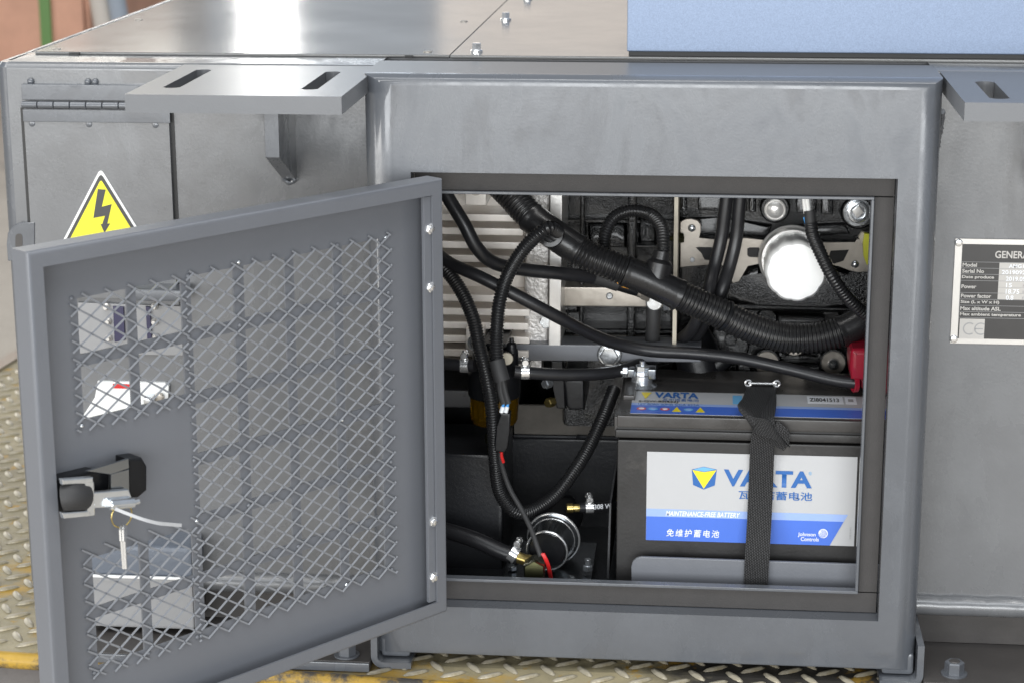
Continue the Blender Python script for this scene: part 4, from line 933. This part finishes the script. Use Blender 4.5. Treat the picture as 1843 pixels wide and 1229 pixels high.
for du in (-3.0, 3.2):
    bm = B(); tube(bm, path((1452+du, 381 if du > 0 else 391, .1365), (1456+du, 405, .1352)), 0.0021, 10, 0.003); obj('wire_sleeve', bm, 'blue_wire', h2)
# fuel hose with clamps
def clamp(p, ax, r, parent, sc=(0, 0, 1)):
    bm = B(); a = Vector(ax).normalized(); p = Vector(p); lathe(bm, p-a*0.0045, a, [(0, r), (0.0006, r+0.0008), (0.0084, r+0.0008), (0.009, r)], 24); o = obj('clamp_band', bm, 'bright_steel', parent)
    s = Vector(sc).normalized(); x = a.cross(s).normalized()
    bm = B(); cyl(bm, p+s*(r+0.004)-x*0.006, p+s*(r+0.004)+x*0.006, 0.0036, 12, 0.0006); hexa(bm, p+s*(r+0.004)-x*0.006, -x, 0.0040, 0.004); obj('clamp_screw', bm, 'bright_steel', o, ang=25)
    bm = B(); cyl(bm, p+s*(r-0.001), p+s*(r+0.009), 0.0022, 10, 0.0004); obj('clamp_tail', bm, 'bright_steel', o)
fh = hose('fuel_hose', path((925, 668, .125), (960, 671, .130), (1010, 674, .14), (1070, 673, .155), (1115, 667, .175), (1150, 655, .20), (1185, 640, .225)), 0.0063, 'black fuel hose with steel clamp leaving the right side of the amber filter', 'hose')
clamp(V(945, 669, .1275), (1, 0.15, 0), 0.0066, fh)
fh2 = hose('fuel_hose', path((770, 652, .13), (800, 654, .13), (836, 657, .125), (856, 657, .122)), 0.0063, 'short black fuel hose entering the left side of the amber filter', 'hose')
clamp(V(836, 657, .125), (1, 0, 0), 0.0066, fh2)
fh3 = hose('return_hose', path((780, 950, .11), (812, 957, .105), (858, 972, .098), (900, 991, .092), (934, 1003, .088)), 0.0082, 'thick black hose clamped to the brass inlet of the silver pump', 'hose')
clamp(V(924, 996, .0895), (0.85, -0.1, -0.5), 0.0086, fh3, (0.35, 0, 0.9))
fh4 = hose('outlet_hose', path((1042, 913, .150), (1070, 912, .155), (1100, 911, .165), (1130, 908, .19)), 0.0050, 'thin black hose with white print leaving the brass outlet of the silver pump', 'hose')
clamp(V(1061, 912, .1535), (1, 0.15, 0), 0.0053, fh4)
text('hose_print', '308 W', V(1069, 916, .148), (V(1101, 914, .158)-V(1069, 916, .148)), (0, 0.0008, 0.0050), 'print_white', fh4, offset=0.02)
# plug with red wire hanging in front of the filter
pl = thing('sensor_plug', V(900, 800, .092), 'black two-pin plug with white seals hanging in front of the amber filter', 'connector')
bm = B(); tube(bm, path((894, 648, .096), (899, 668, .093), (904, 685, .091)), 0.0079, 18, 0.003); obj('end_sleeve', bm, 'matte_rubber', pl)
for du in (-4, 4):
    bm = B(); tube(bm, path((901+du*0.7, 680, .092), (905+du, 705, .091), (911+du, 726, .090)), 0.0030, 10, 0.004); obj('plug_wire', bm, 'matte_rubber', pl)
    bm = B(); cyl(bm, V(909+du, 731, .0895), V(906+du, 742, .0895), 0.0021, 12, 0.0004); obj('wire_seal', bm, 'print_white', pl)
    bm = B(); cyl(bm, V(910+du, 726, .0895), V(909.2+du, 731, .0895), 0.0015, 12); obj('wire_stub', bm, 'blue_wire', pl)
obj('plug_body', ppx(B(), [(899, 742), (918, 744), (916, 778), (914, 805), (908, 815), (890, 812), (889, 795), (895, 768)], 0.088, 0.100, 0.0022), 'black_smooth', pl)
bm = B(); tube(bm, path((902, 812, .093), (903, 822, .094), (906, 831, .096)), 0.0017, 10, 0.003); obj('red_wire', bm, 'red_wire', pl)
pw = hose('pump_wire', path((900, 812, .094), (904, 840, .098), (918, 880, .098), (938, 915, .092), (955, 950, .080), (966, 980, .068), (973, 1000, .064)), 0.0026, 'thin black sheathed wire running down to the silver pump', 'wire', 'matte_rubber')
for du in (0, 3):
    bm = B(); tube(bm, path((975+du, 995, .063), (981+du, 1006, .062), (986+du, 1020, .064), (990+du, 1040, .070)), 0.0013, 8, 0.003); obj('red_lead', bm, 'red_wire', pw)

# ================================================================== FUEL FILTER
FF = thing('fuel_filter', V(890, 790, .145), 'fuel filter with black head and amber sediment bowl', 'fuel filter')
fcx = V(890, 720, .150); ra = 0.0255
bm = B(); lathe(bm, (fcx.x, .150, V(890, 775, .125).z), (0, 0, 1), [(-0.004, 0.007), (0, 0.014), (0.002, ra*0.86), (0.006, ra*0.93), (0.030, ra*0.98)], 32); obj('amber_bowl', bm, 'amber_bowl', FF)
bm = B(); z0 = V(890, 720, .125).z
lathe(bm, (fcx.x, .150, z0), (0, 0, 1), [(-0.002, ra*1.0), (0.0, ra*1.05), (0.022, ra*1.05), (0.026, ra*0.98), (0.030, ra*0.90), (0.043, ra*0.86), (0.046, ra*0.6)], 36); hd = obj('filter_head', bm, 'black_smooth', FF)
bm = B(); c_ = V(921, 660, .150); lathe(bm, c_, (0, 0, 1), [(0, 0.0068), (0.018, 0.0066), (0.020, 0.0055), (0.024, 0.0050), (0.026, 0.0026), (0.030, 0.0022)], 18); obj('primer_cap', bm, 'black_smooth', hd)
bm = B(); lathe(bm, V(912, 645, .128), (0, -1, 0), [(0, 0.0065), (0.002, 0.006)], 16); obj('vent_screw', bm, 'cream_paint', hd)
bm = B(); box(bm, fcx.x-0.012, fcx.x+0.012, .150, .235, z0+0.047, z0+0.052, 0.001); obj('filter_bracket_arm', bm, 'black_smooth', hd)
bm = B(); c_ = V(882, 780, .140); cyl(bm, c_, c_+Vector((0, 0, -0.010)), 0.0052, 14, 0.001); cyl(bm, c_+Vector((0, 0, -0.010)), c_+Vector((0, 0, -0.020)), 0.0032, 12, 0.0006); obj('drain_tap', bm, 'olive_zinc', FF)

# ================================================================== FUEL PUMP
FP = thing('fuel_pump', VZ(985, 1050, 0.0445), 'round silver electric fuel pump bolted to the bay floor', 'fuel pump')
pc0, pc1 = V(1022, 918, .20), V(976, 1006, .070); pa = (pc1-pc0).normalized(); pL = (pc1-pc0).length
bm = B(); lathe(bm, pc0+pa*0.005, pa, [(0, 0.012), (0.006, 0.0185), (0.06, 0.0200), (pL*0.60, 0.0200)], 36); obj('pump_body', bm, 'black_smooth', FP)
bm = B(); s0 = pL*0.56
lathe(bm, pc0+pa*s0, pa, [(0, 0.0245), (0.001, 0.0268), (0.003, 0.0268), (0.0045, 0.0245), (0.007, 0.0228), (0.020, 0.0210), (0.030, 0.0204), (0.0335, 0.0206), (0.036, 0.0206), (0.038, 0.0192), (0.037, 0.0184), (0.032, 0.0178), (0.032, 0.001)], 56); obj('pump_cup', bm, 'pump_steel', FP, ang=50)
for h_, r_, w_ in ((0.0020, 0.0262, 0.0015), (0.0350, 0.0200, 0.0016), (0.0068, 0.0226, 0.0007)):
    x_, y_, z__ = frame_of(pa); bm = B(); tube(bm, [pc0+pa*(s0+h_)+(x_*math.cos(2*PI*k/24)+y_*math.sin(2*PI*k/24))*r_ for k in range(25)], w_, 10, 0.002, 6); obj('rolled_rim', bm, 'bright_steel', FP)
bm = B(); lathe(bm, pc0+pa*(s0+0.0322), pa, [(0, 0.0177), (0.0005, 0.0175)], 32); obj('pump_end', bm, 'black_smooth', FP)
bm = B(); lathe(bm, pc0+Vector((0, -0.004, 0.006)), Vector((0, -0.2, 1)), [(0, 0.009), (0.008, 0.0085), (0.010, 0.006)], 20); obj('pump_cap', bm, 'black_smooth', FP)
bm = B(); a_, c_ = V(1020, 914, .147), V(1046, 913, .150); lathe(bm, a_, c_-a_, [(0, 0.0050), (0.006, 0.0050), (0.0065, 0.0036), (0.010, 0.0043), (0.015, 0.0036)], 18); obj('brass_outlet', bm, 'brass', FP)
bm = B(); a_, c_ = V(934, 1003, .084), V(952, 1009, .080); lathe(bm, a_, c_-a_, [(0, 0.0058), (0.007, 0.0058), (0.010, 0.0064), (0.014, 0.0064)], 18); obj('brass_inlet', bm, 'brass', FP)
bm = B(); hexa(bm, V(963, 1017, .076), (0.05, -1, 0.12), 0.0118, 0.026, 0.14, 0.55); obj('inlet_nut', bm, 'olive_zinc', FP, ang=25)
bm = B(); a_ = V(908, 1026, .11); c_ = V(1066, 1028, .11); box(bm, a_.x, c_.x, 0.085, 0.20, a_.z-0.004, a_.z, 0.0008); pbk = obj('mounting_bracket', bm, 'pump_steel', FP)
bm = B(); box(bm, a_.x+0.02, c_.x-0.02, 0.09, 0.19, 0.0445, a_.z-0.0045); obj('bracket_pedestal', bm, 'bay_black', FP)
bm = B(); c_ = V(1058, 1025, .11); cyl(bm, c_, c_+Vector((0, 0, 0.012)), 0.0035, 12, 0.0006); hexa(bm, c_, (0, 0, 1), 0.0055, 0.005); obj('bracket_bolt', bm, 'zinc', pbk, ang=25)
bm = B(); c_ = V(922, 1024, .11); cyl(bm, c_, c_+Vector((0, 0, 0.010)), 0.0030, 12, 0.0006); hexa(bm, c_, (0, 0, 1), 0.0050, 0.004); obj('bracket_bolt', bm, 'zinc', pbk, ang=25)

# ================================================================== BATTERY
BAT = thing('battery', (0.33, 0.155, 0.0602), 'black starter battery with silver and blue front label', 'battery')
bx0 = V(1108, 900, .070).x; bx1 = bx0+0.268
bzc = V(1300, 795, .070).z; bzt = V(1300, 752, .067).z
obj('battery_case', box(B(), bx0+0.001, bx1-0.001, .070, .238, 0.0602, bzc, 0.0022), 'battery_plastic', BAT)
# lid with two ribs and flat top
bm = B(); z1 = V(1300, 775, .066).z; z2 = V(1300, 793, .067).z
box(bm, bx0-0.0010, bx1+0.0010, .0665, .2415, z2+0.0006, z1-0.0012, 0.0018); obj('lid_skirt', bm, 'battery_plastic', BAT)
bm = B(); box(bm, bx0+0.0012, bx1-0.0012, .0690, .239, z1-0.0016, z1+0.0010); obj('lid_groove', bm, 'print_black', BAT, smooth=False)
bm = B(); box(bm, bx0+0.0006, bx1-0.0006, .0680, .240, z1+0.0004, bzt, 0.0016); lid = obj('battery_lid', bm, 'lid_plastic', BAT)
for u0 in (bx0-0.0005,):
    bm = B(); box(bm, u0-0.0016, u0+0.004, .0700, .090, z2+0.006, bzt-0.002, 0.0012); obj('lid_corner', bm, 'lid_plastic', BAT)
# handle ridge at the left end and small side step
bm = B(); box(bm, bx0+0.004, bx0+0.016, .12, .236, bzt-0.001, bzt+0.0055, 0.0015); obj('lid_rib', bm, 'lid_plastic', BAT)
# front label
LY = .0695
def LP(a, b_, y=LY): return V(1080+a/3.512, 780+b_/3.512, y)
def lflat(name, pts, m, lay): return obj(name, prism(B(), [LP(a, b_, LY-0.0002*lay) for a, b_ in pts], (0, 0.00012, 0)), m, LBL, smooth=False)
l0, l1, l2, l3 = LP(298, 112), LP(1628, 148), LP(1605, 712), LP(289, 668)
lx0, lx1, lz1, lz0 = (l0.x+l3.x)/2, (l1.x+l2.x)/2, (l0.z+l1.z)/2, (l2.z+l3.z)/2
LBL = obj('front_label', box(B(), lx0, lx1, LY-0.0001, LY+0.0003, lz0, lz1), 'label_silver', BAT, smooth=False)
sx = lambda p: Vector((max(lx0+0.0001, min(lx1-0.0001, p.x)), p.y, max(lz0+0.0001, min(lz1-0.0001, p.z))))
def lrect(name, pts, m, lay): return obj(name, prism(B(), [sx(LP(a, b_, LY-0.0002*lay)) for a, b_ in pts], (0, 0.00012, 0)), m, LBL, smooth=False)
lrect('label_band', [(280, 520), (1540, 556), (1450, 730), (270, 690)], 'label_blue', 2)
lrect('label_band', [(280, 472), (1567, 512), (1540, 556), (280, 520)], 'label_paleblue', 2)
lflat('logo_cube', [(580, 225), (655, 208), (738, 226), (725, 326), (655, 352), (588, 323)], 'print_blue', 2)
lflat('logo_top', [(590, 225), (655, 210), (728, 226), (658, 239)], 'print_sky', 3)
lflat('logo_triangle', [(583, 228), (658, 242), (735, 230), (655, 346)], 'print_yellow', 3)
def ltext(name, s, a0, a1, b0, b1, m, lay=3, slope=0.027, **k):
    p = LP(a0, b1, LY-0.0002*lay); e = LP(a1, b1+(a1-a0)*slope, LY-0.0002*lay); t = LP(a0, b0, LY-0.0002*lay)
    return text(name, s, p, (e.x-p.x, 0, 0), (0, 0, t.z-p.z), m, LBL, **k)
ltext('label_brand', 'VARTA', 780, 1338, 224, 330, 'print_blue', offset=0.035)
ltext('label_characters', '瓦尔塔蓄电池', 875, 1340, 358, 412, 'print_blue', offset=0.012)
ltext('label_text', 'MAINTENANCE-FREE BATTERY', 415, 885, 486, 518, 'print_white', shear=0.25, offset=0.02)
ltext('label_text', '免维护蓄电池', 418, 752, 600, 648, 'print_white', space=1.3, offset=0.01, shear=0.12)
ltext('label_text', 'Johnson', 1250, 1362, 622, 652, 'print_white', offset=0.012)
ltext('label_text', 'Controls', 1268, 1382, 652, 677, 'print_white', offset=0.012)
ltext('label_mark', '®', 1318, 1338, 240, 262, 'print_sky')
text('label_code', 'VARTA-80-D', LP(1578, 590, LY-0.0006), (0, 0, LP(1578, 668, LY).z-LP(1578, 590, LY).z), (0.0015, 0, 0), 'print_grey', LBL)
gc = LP(1410, 630, LY-0.0005); gr = 30/3.512*0.000543
lflat('globe_mark', [(1410+30*math.cos(2*PI*k/24), 630+29*math.sin(2*PI*k/24)) for k in range(24)], 'print_white', 3)
for k in range(6):
    bm = B(); o_ = -gr*0.75+gr*1.5*k/5; hh = math.sqrt(max(0, gr*gr-o_*o_))*0.92
    pts = []
    for j in range(9):
        t = -1+2*j/8; pts.append(Vector((gc.x+o_*0.75+gr*0.28*(t*t-0.4)*(-1 if k % 2 else -1)+hh*t*0.45, LY-0.0009, gc.z+hh*t*0.88-o_*0.35)))
    tube(bm, pts, 0.00022, 5, 0.0012, 4); obj('globe_line', bm, 'label_blue', LBL)
# lid label on the flat top
TZ = bzt+0.0002
def TP(u, v, lay=0): return VZ(u, v, TZ+0.0002*lay)
ll0, ll1 = TP(1133, 703), TP(1128, 743)
ty1, ty0 = ll0.y, max(ll1.y, .0705); tx0, tx1 = bx0+0.0130, bx1-0.004
TL = obj('lid_label', box(B(), tx0, tx1, ty0, ty1, TZ-0.0001, TZ+0.0001), 'label_silver', BAT, smooth=False)
tH = ty1-ty0
def trect(name, x0, x1, f0, f1, m, lay): return obj(name, box(B(), x0, x1, ty0+tH*f0, ty0+tH*f1, TZ+0.0001*lay, TZ+0.0001*lay+0.00006), m, TL, smooth=False)
trect('label_band', tx0+0.0001, tx1-0.0001, 0.01, 0.36, 'label_blue', 2); trect('label_band', tx0+0.0001, tx1-0.0001, 0.36, 0.46, 'label_paleblue', 2)
def ttext(s, x0, x1, f0, f1, m, **k): return text('label_text', s, (x0, ty0+tH*f0, TZ+0.0005), (x1-x0, 0, 0), (0, tH*(f1-f0), 0), m, TL, **k)
px_ = 0.000546
ttext('VARTA', tx0+40*px_, tx0+120*px_, 0.70, 0.96, 'print_blue', offset=0.035); ttext('瓦尔塔蓄电池', tx0+55*px_, tx0+121*px_, 0.56, 0.68, 'print_blue')
ttext('6-QW-80(622)', tx0+12*px_, tx0+84*px_, 0.48, 0.58, 'print_black', offset=0.02); ttext('12V 80Ah 20HR CCA 622A', tx0+12*px_, tx0+122*px_, 0.37, 0.45, 'print_blue')
o = obj('logo_triangle', prism(B(), [(tx0+15*px_, ty0+tH*0.93, TZ+0.0005), (tx0+34*px_, ty0+tH*0.93, TZ+0.0005), (tx0+24*px_, ty0+tH*0.64, TZ+0.0005)], (0, 0, 0.0001)), 'print_yellow', TL, smooth=False)
for k, m in enumerate(('print_red', 'print_sky', 'print_red', 'print_yellow', 'print_sky', 'print_yellow')):
    cx = tx0+(19+21*k)*px_; cy = ty0+tH*0.20; bm = B()
    if m == 'print_yellow': prism(bm, [(cx-0.0045, cy-tH*0.10, TZ+0.0005), (cx+0.0045, cy-tH*0.10, TZ+0.0005), (cx, cy+tH*0.11, TZ+0.0005)], (0, 0, 0.0001))
    else: lathe(bm, (cx, cy, TZ+0.0005), (0, 0, 1), [(0, 0.0046), (0.0001, 0.0046)], 20)
    obj('hazard_symbol', bm, m, TL, smooth=False)
    if m != 'print_yellow':
        bm = B(); lathe(bm, (cx, cy, TZ+0.0007), (0, 0, 1), [(0, 0.0028), (0.0001, 0.0028)], 8); obj('symbol_centre', bm, 'print_white' if m == 'print_red' else 'label_paleblue', TL, smooth=False)
trect('symbol_panel', tx0+182*px_, tx0+199*px_, 0.50, 0.90, 'print_sky', 2)
trect('serial_field', tx1-0.078, tx1-0.043, 0.62, 0.94, 'print_white', 2); ttext('ZI8041513', tx1-0.076, tx1-0.047, 0.70, 0.86, 'print_black', offset=0.02)
trect('recycle_field', tx1-0.041, tx1-0.030, 0.62, 0.94, 'print_white', 2); trect('recycle_mark', tx1-0.038, tx1-0.033, 0.72, 0.84, 'print_grey', 4)
# left terminal clamp
tc0 = VZ(1155, 694, bzt); tcz = bzt
bm = B(); lathe(bm, (tc0.x, tc0.y, tcz), (0, 0, 1), [(0, 0.0155), (0.001, 0.0158), (0.0022, 0.0125), (0.003, 0.0112), (0.012, 0.0105), (0.013, 0.0095), (0.016, 0.009)], 28); tm = obj('terminal_clamp', bm, 'zinc', BAT)
bm = B(); hexa(bm, (tc0.x+0.0005, tc0.y, tcz+0.0155), (0, 0, 1), 0.0072, 0.0065, 0.1, 0.3); cyl(bm, (tc0.x+0.0005, tc0.y, tcz+0.020), (tc0.x+0.0005, tc0.y, tcz+0.0265), 0.0030, 12, 0.0006); obj('clamp_nut', bm, 'zinc', tm, ang=25)
bm = B(); box(bm, tc0.x+0.006, tc0.x+0.0145, tc0.y-0.009, tc0.y+0.009, tcz+0.009, tcz+0.020, 0.0015); box(bm, tc0.x-0.0145, tc0.x-0.007, tc0.y-0.007, tc0.y+0.007, tcz+0.010, tcz+0.019, 0.0015); obj('clamp_ears', bm, 'pump_steel', tm)
bm = B(); hexa(bm, (tc0.x-0.0145, tc0.y-0.003, tcz+0.015), (-1, 0, 0), 0.0055, 0.005, 0.1); cyl(bm, (tc0.x-0.019, tc0.y-0.003, tcz+0.015), (tc0.x-0.024, tc0.y-0.003, tcz+0.015), 0.0027, 12, 0.0005); obj('clamp_bolt', bm, 'zinc', tm, ang=25)
# red terminal boot at the right
RB = thing('terminal_boot', VZ(1560, 694, bzt), 'red rubber boot over the right battery terminal', 'terminal boot')
obj('boot_cap', ppx(B(), [(1531, 634), (1535, 628), (1600, 626), (1600, 690), (1532, 684), (1529, 660)], 0.140, 0.185, 0.006, 3), 'red_rubber', RB)
bm = B(); lathe(bm, V(1542, 688, .150), (-0.95, -0.25, 0), [(0, 0.0096), (0.004, 0.0096), (0.0045, 0.0085), (0.002, 0.0075)], 24); obj('boot_collar', bm, 'red_rubber', RB)
obj('boot_skirt', ppx(B(), [(1546, 680), (1600, 684), (1600, 712), (1560, 708), (1549, 698)], 0.150, 0.19, 0.004), 'red_rubber', RB)

# ================================================================== BATTERY STRAP
ST = thing('battery_strap', V(1362, 1040, .049), 'black woven webbing strap knotted to a wire buckle over the battery', 'strap')
def ribbon(name, cen, half, th=0.0012, nrm=None, step=0.002):
    """cen: 3-D centre points, half: half width vectors per point"""
    S = [Vector(p) for p in cen]; H_ = [Vector(h) for h in half]
    SS = spline(S, 10); HH = spline(H_, 10)
    bm = B(); uvl = bm.loops.layers.uv.new('UVMap'); A = []; dist = 0
    for i, (p, h) in enumerate(zip(SS, HH)):
        t = (SS[min(i+1, len(SS)-1)]-SS[max(i-1, 0)]).normalized(); n = t.cross(h).normalized()
        if i: dist += (p-SS[i-1]).length
        A.append((p-h+n*0, p+h, p+h+n*th, p-h+n*th, dist, h.length*2))
    rows_ = [([bm.verts.new(q) for q in a[:4]], a[4], a[5]) for a in A]
    sc_ = 1/0.0026
    for (v0, d0, w0), (v1, d1, w1) in zip(rows_[:-1], rows_[1:]):
        for k in range(4):
            f = bm.faces.new((v0[k], v0[(k+1)%4], v1[(k+1)%4], v1[k]))
            xs = {0: (0, w0), 1: (w0, w0+0.001), 2: (w0, 0), 3: (0.001, 0)}[k]
            for lp, uvv in zip(f.loops, ((d0, xs[0]), (d0, xs[1]), (d1, xs[1]), (d1, xs[0]))): lp[uvl].uv = (uvv[0]*sc_, uvv[1]*sc_)
    bm.faces.new(rows_[0][0][::-1]); bm.faces.new(rows_[-1][0])
    return obj(name, bm, 'strap_web', ST, ang=60)
wv = 0.0118
def hx(w_, z=0): return (w_, 0, z)
ribbon('webbing', [VZ(1372, 694, bzt+0.004), (VZ(1374, 725, bzt+0.006)), V(1372, 752, .062), V(1375, 772, .0605), V(1372, 800, .0615), V(1369, 880, .0640), V(1366, 945, .0560), V(1363, 995, .0475), V(1361, 1035, .0465), V(1360, 1062, .0460)], [hx(0.0135)]+[hx(0.0125), hx(0.0115), hx(0.0108), hx(0.0115)]+[hx(wv)]*5)
ribbon('webbing_tail', [VZ(1366, 700, bzt+0.0055), VZ(1358, 722, bzt+0.0085), V(1346, 742, .058), V(1346, 756, .055), V(1362, 766, .054), V(1385, 772, .055), V(1402, 782, .057), V(1410, 792, .0605)], [hx(0.0125), hx(0.0120, -0.002), (0.010, 0, -0.007), (0.006, 0, -0.008), (0.003, 0.001, -0.009), (0.004, 0, -0.010), (0.006, 0, -0.009), (0.007, 0, -0.006)])
ribbon('webbing_fold', [V(1340, 742, .060), V(1346, 757, .0560), V(1362, 768, .0565)], [(0.005, 0, -0.007), (0.0045, 0, -0.008), (0.004, 0, -0.009)])
ribbon('webbing_fold', [V(1392, 768, .0605), V(1404, 776, .0590), V(1404, 792, .0600), V(1396, 802, .0615)], [(0.004, 0, 0.007), (0.008, 0, 0.001), (0.009, 0, -0.001), (0.008, 0, -0.004)])
b0, b1 = VZ(1347, 689, bzt+0.009), VZ(1398, 690, bzt+0.009)
bm = B(); tube(bm, [b0, (b0+b1)/2, b1], 0.0014, 10, 0.003); bk = obj('wire_buckle', bm, 'bright_steel', ST)
for p in (b0, b1):
    bm = B(); pts = [p+Vector((math.cos(2*PI*k/10)*0.0030, 0, math.sin(2*PI*k/10)*0.0030)) for k in range(11)]; tube(bm, pts, 0.0012, 8, 0.0012, 6); obj('buckle_eye', bm, 'bright_steel', bk)

# ================================================================== KEYS AND TIE
KR = thing('key_ring', dpx(219, 1020, 0.012), 'thin split ring with two small keys hanging from the door latch', 'keys')
bm = B(); kc = dpx(219, 927, 0.014); rk = 0.0098
tube(bm, [kc+DD*math.cos(2*PI*k/16)*rk+Vector((0, 0, math.sin(2*PI*k/16)*rk)) for k in range(17)], 0.0006, 8, 0.002, 6); obj('split_ring', bm, 'brass', KR)
for k, (a, off) in enumerate(((0.0, 0.0), (0.05, 0.003))):
    top = dpx(216+5*k, 944, 0.014+off); dn = dpx(221+4*k, 1023, 0.014+off); w_ = (DD*0.72+DN*0.7).normalized(); ln = (dn-top)
    bm = B(); prism(bm, [top+w_*0.0022, top+ln*0.06+w_*0.0062, top+ln*0.30+w_*0.0068, top+ln*0.36+w_*0.0026, top+ln*0.98+w_*0.0024, dn, top+ln*0.95-w_*0.0020, top+ln*0.8-w_*0.0012, top+ln*0.7-w_*0.0024, top+ln*0.55-w_*0.0014, top+ln*0.36-w_*0.0026, top+ln*0.30-w_*0.0068, top+ln*0.06-w_*0.0062, top-w_*0.0022], w_.cross(ln).normalized()*0.0018, 0.0003, 1); obj('key', bm, 'bright_steel', KR)
bm = B(); P_ = [dpx(u, v, o) for u, v, o in ((205, 914, 0.014), (225, 922, 0.020), (255, 933, 0.026), (282, 940, 0.027), (300, 942, 0.026), (325, 944, 0.024))]
S_ = spline(P_, 8); A_ = []
for i, p in enumerate(S_): A_.append([bm.verts.new(p+Vector((0, 0, z))+DN*o) for z, o in ((-0.0015, 0), (0.0015, 0.0004), (0.0015, 0.0018), (-0.0015, 0.0014))])
for a, c in zip(A_[:-1], A_[1:]):
    for k in range(4): bm.faces.new((a[k], a[(k+1)%4], c[(k+1)%4], c[k]))
bm.faces.new(A_[0][::-1]); bm.faces.new(A_[-1])
tag(obj('cable_tie', bm, 'tie_plastic'), 'white plastic cable tie sticking out from the door latch', 'cable tie')

# ================================================================== BACKGROUND
g0 = VZ(0, 112, -0.10); yb_ = g0.y
def bgbox(name, u0, u1, y0, dpt, ztop, m, label, cat, group=None, skew=0.0):
    a, c = V(u0, 60, y0), V(u1, 60, y0); e = thing(name, ((a.x+c.x)/2, y0+dpt/2, -0.10), label, cat, group)
    obj('crate_side', box(B(), a.x, c.x, y0, y0+dpt, -0.0995, ztop, 0.01), m, e); return e, a.x, c.x
cr, xa, xb = bgbox('shipping_crate', -260, 164, 4.5, 1.0, 1.3, 'crate_board', 'reddish plywood crate with a green packing band behind the machine', 'crate')
gx = V(83, 60, 4.49).x; bm = B(); box(bm, gx-0.018, gx+0.018, 4.488, 4.4995, -0.095, 1.305, 0.002); obj('packing_band', bm, 'green_band', cr)
for x in (xa+0.3, xb-0.06):
    bm = B(); box(bm, x-0.045, x+0.045, 4.475, 4.487, -0.095, 1.30, 0.004); obj('crate_batten', bm, 'crate_board', cr)
bgbox('cardboard_stack', 215, 284, 6.0, 0.8, 1.4, 'taupe_board', 'taupe board stack standing behind the leaning pole', 'crate')
pr_ = thing('leaning_pole', VZ(205, 60, -0.10), 'pale grey steel pole pair leaning between the crates', 'pole'); 
p0 = V(205, 55, 4.3); p1 = V(184, -60, 4.45); dv = (p1-p0); p0 = p0-dv*((p0.z+0.0985)/dv.z); pr_.location = p0; WLOC[pr_] = p0.copy()
bm = B(); tube(bm, [p0+Vector((0.025, 0, 0.0)), p0+dv*2+Vector((0.025, 0, 0))], 0.028, 16, 0.1); obj('pole_tube', bm, 'pole_blue', pr_)
bm = B(); tube(bm, [p0+Vector((-0.035, 0.02, 0.0)), p0+dv*2+Vector((-0.035, 0.02, 0))], 0.030, 16, 0.1); obj('pole_tube', bm, 'pole_pale', pr_)
